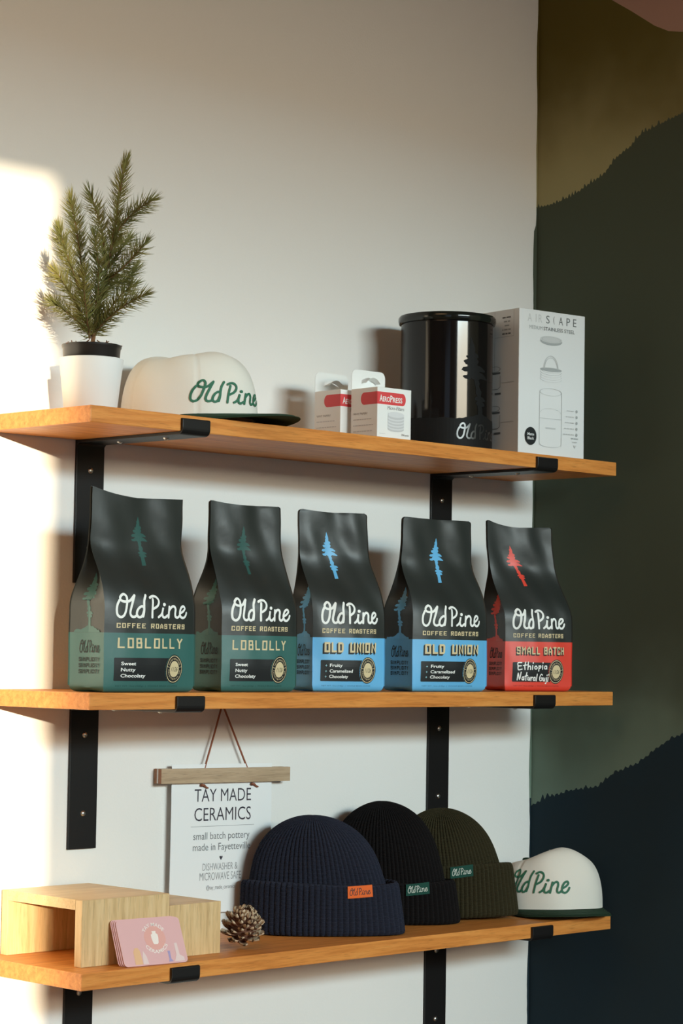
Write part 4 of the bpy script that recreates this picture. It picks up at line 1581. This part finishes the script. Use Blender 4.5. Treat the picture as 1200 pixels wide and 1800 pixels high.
def make_beanie(label, loc, rz, knitm, wide, deep, H, cuff, shift, tagx, tagm, inkm, seed, roll=0.0, ribs=64):
    t = thing('knit_beanie', label, 'beanie', loc, rz, 'ribbed beanies on the bottom shelf')
    t.rotation_euler = (0, roll, rz)
    sub = 8
    n = ribs * sub
    TH = ring_param(n, wide, deep)

    def rib(i, amp):
        x = (i % sub) / sub
        return amp * (abs(math.sin(PI * x)) ** .6 - .55)
    # outline of the crown: fraction of height -> half width, half depth
    def outline(v):
        k = max(0.0, 1 - v ** 3.0) ** .52
        return k
    mb, uv = MB(), []
    rows = 84
    zb = cuff * .35
    hh = H - zb
    for j in range(rows + 1):
        v = j / rows
        tt = math.sin(v * PI / 2) ** .92
        k = outline(tt)
        zz = zb + hh * tt
        amp = .0026 * min(1, k * 1.6)
        sag = ss(.1, .9, tt)
        for i in range(n):
            th = TH[i]
            c, s_ = math.cos(th), math.sin(th)
            aw = wide * (.955 - .05 * ss(0, .5, tt)) * k
            ad = deep * (.90 - .05 * tt) * (k ** .8)
            rr_ = rib(i, amp)
            # soft folds
            fold = (.0055 * math.sin(2 * th + 5 * tt + seed) + .0035 * math.sin(5 * th - 7 * tt + seed * 2)) * sag * (1 - tt) * 1.5
            x = aw * c + shift * tt + rr_ * c
            y = ad * s_ + (rr_ + fold) * s_
            z = zz + .004 * math.sin(3 * th + seed) * sag * k
            mb.v.append((x, y, z))
            uv.append((i / n, zz / .2))
    for j in range(rows):
        for i in range(n):
            i2 = (i + 1) % n
            mb.f.append((j * n + i, j * n + i2, (j + 1) * n + i2, (j + 1) * n + i))
            mb.m.append(0)
    mb.f.append(tuple(rows * n + i for i in range(n)))
    mb.m.append(0)
    mb.build('crown', knitm, t, smooth=True, uv=uv)
    # turned-up cuff: outer wall with rolled edges
    def cuffpt(th, s_off, z, wz):
        c, s_ = math.cos(th), math.sin(th)
        lean_ = 1 + (.02 + .085 * ss(-.2, 1, c)) * (1 - z / cuff)
        bulge = .003 * math.sin(2 * th + seed) + .002 * math.sin(3 * th + 2 * seed)
        return ((wide * lean_ + s_off) * c, (deep * lean_ + s_off) * s_ + bulge * s_, z + .0022 * math.sin(2 * th + seed) * (z / cuff))
    prof = [(-.006, cuff - .012), (-.005, cuff - .004), (-.0015, cuff - .0005), (.002, cuff - .001), (.0042, cuff - .005)]
    prof += [(.0050, cuff - .005 - (cuff - .012) * k / 16) for k in range(1, 16)]
    prof += [(.0045, .0065), (.0025, .0022), (-.001, .0008), (-.0045, .003), (-.006, .012)]
    mb, uv = MB(), []
    sl = 0
    for j, (so, z) in enumerate(prof):
        for i in range(n):
            p = cuffpt(TH[i], so + rib(i, .0030), z, 0)
            mb.v.append(p)
            uv.append((i / n, (z if j > 2 else 2 * cuff - z) / .2))
    for j in range(len(prof) - 1):
        for i in range(n):
            i2 = (i + 1) % n
            mb.f.append((j * n + i2, j * n + i, (j + 1) * n + i, (j + 1) * n + i2))
            mb.m.append(0)
    cf = mb.build('cuff', knitm, t, smooth=True, uv=uv)
    # woven label stitched on the upper edge of the cuff
    tw, th_ = .0205, .0105
    tz = cuff - .0105

    def put(a, b, lf):
        x = tagx + a
        zz = tz + b + .0025 * (a / tw) * .6
        q = max(-.97, min(.97, x / (wide * 1.03 + .006)))
        th = -math.acos(q)
        return cuffpt(th, .0072 + lf, zz, 0)
    fl = Flat()
    fl.rect(-tw, tw, -th_, th_ * .9, 0)
    script(fl, -tw * .82, tw * .82, -th_ * .55, th_ * .55, .0011, 1)
    tg = fl.build('woven_label', [tagm, inkm], put, t, (.003, .004))
    return t


TAGO = mat('label_orange', (0.70, 0.135, 0.030), .8, spec=.2)
TAGG = mat('label_green', (0.010, 0.060, 0.045), .8, spec=.2)
TAGW = mat('label_white_thread', (0.50, 0.55, 0.50), .8)
TAGD = mat('label_dark_thread', (0.045, 0.030, 0.030), .8)
make_beanie('navy blue ribbed beanie with an orange label, nearest the pine cone', (.610, -.1170, Z3 + .0002), math.radians(-44), NAVYK, .124, .050, .193, .086, -.014, .066, TAGO, TAGD, .3)
make_beanie('black ribbed beanie with a green label, behind the navy one', (.800, -.0880, Z3 + .0002), math.radians(-38), BLACKK, .112, .038, .208, .074, -.012, .048, TAGG, TAGW, 1.7)
make_beanie('olive green ribbed beanie with a green label, leaning against the white cap', (.945, -.1040, Z3 + .0026), math.radians(-36), OLIVEK, .106, .036, .190, .093, -.016, .012, TAGG, TAGW, 3.1, roll=math.radians(-1.2))
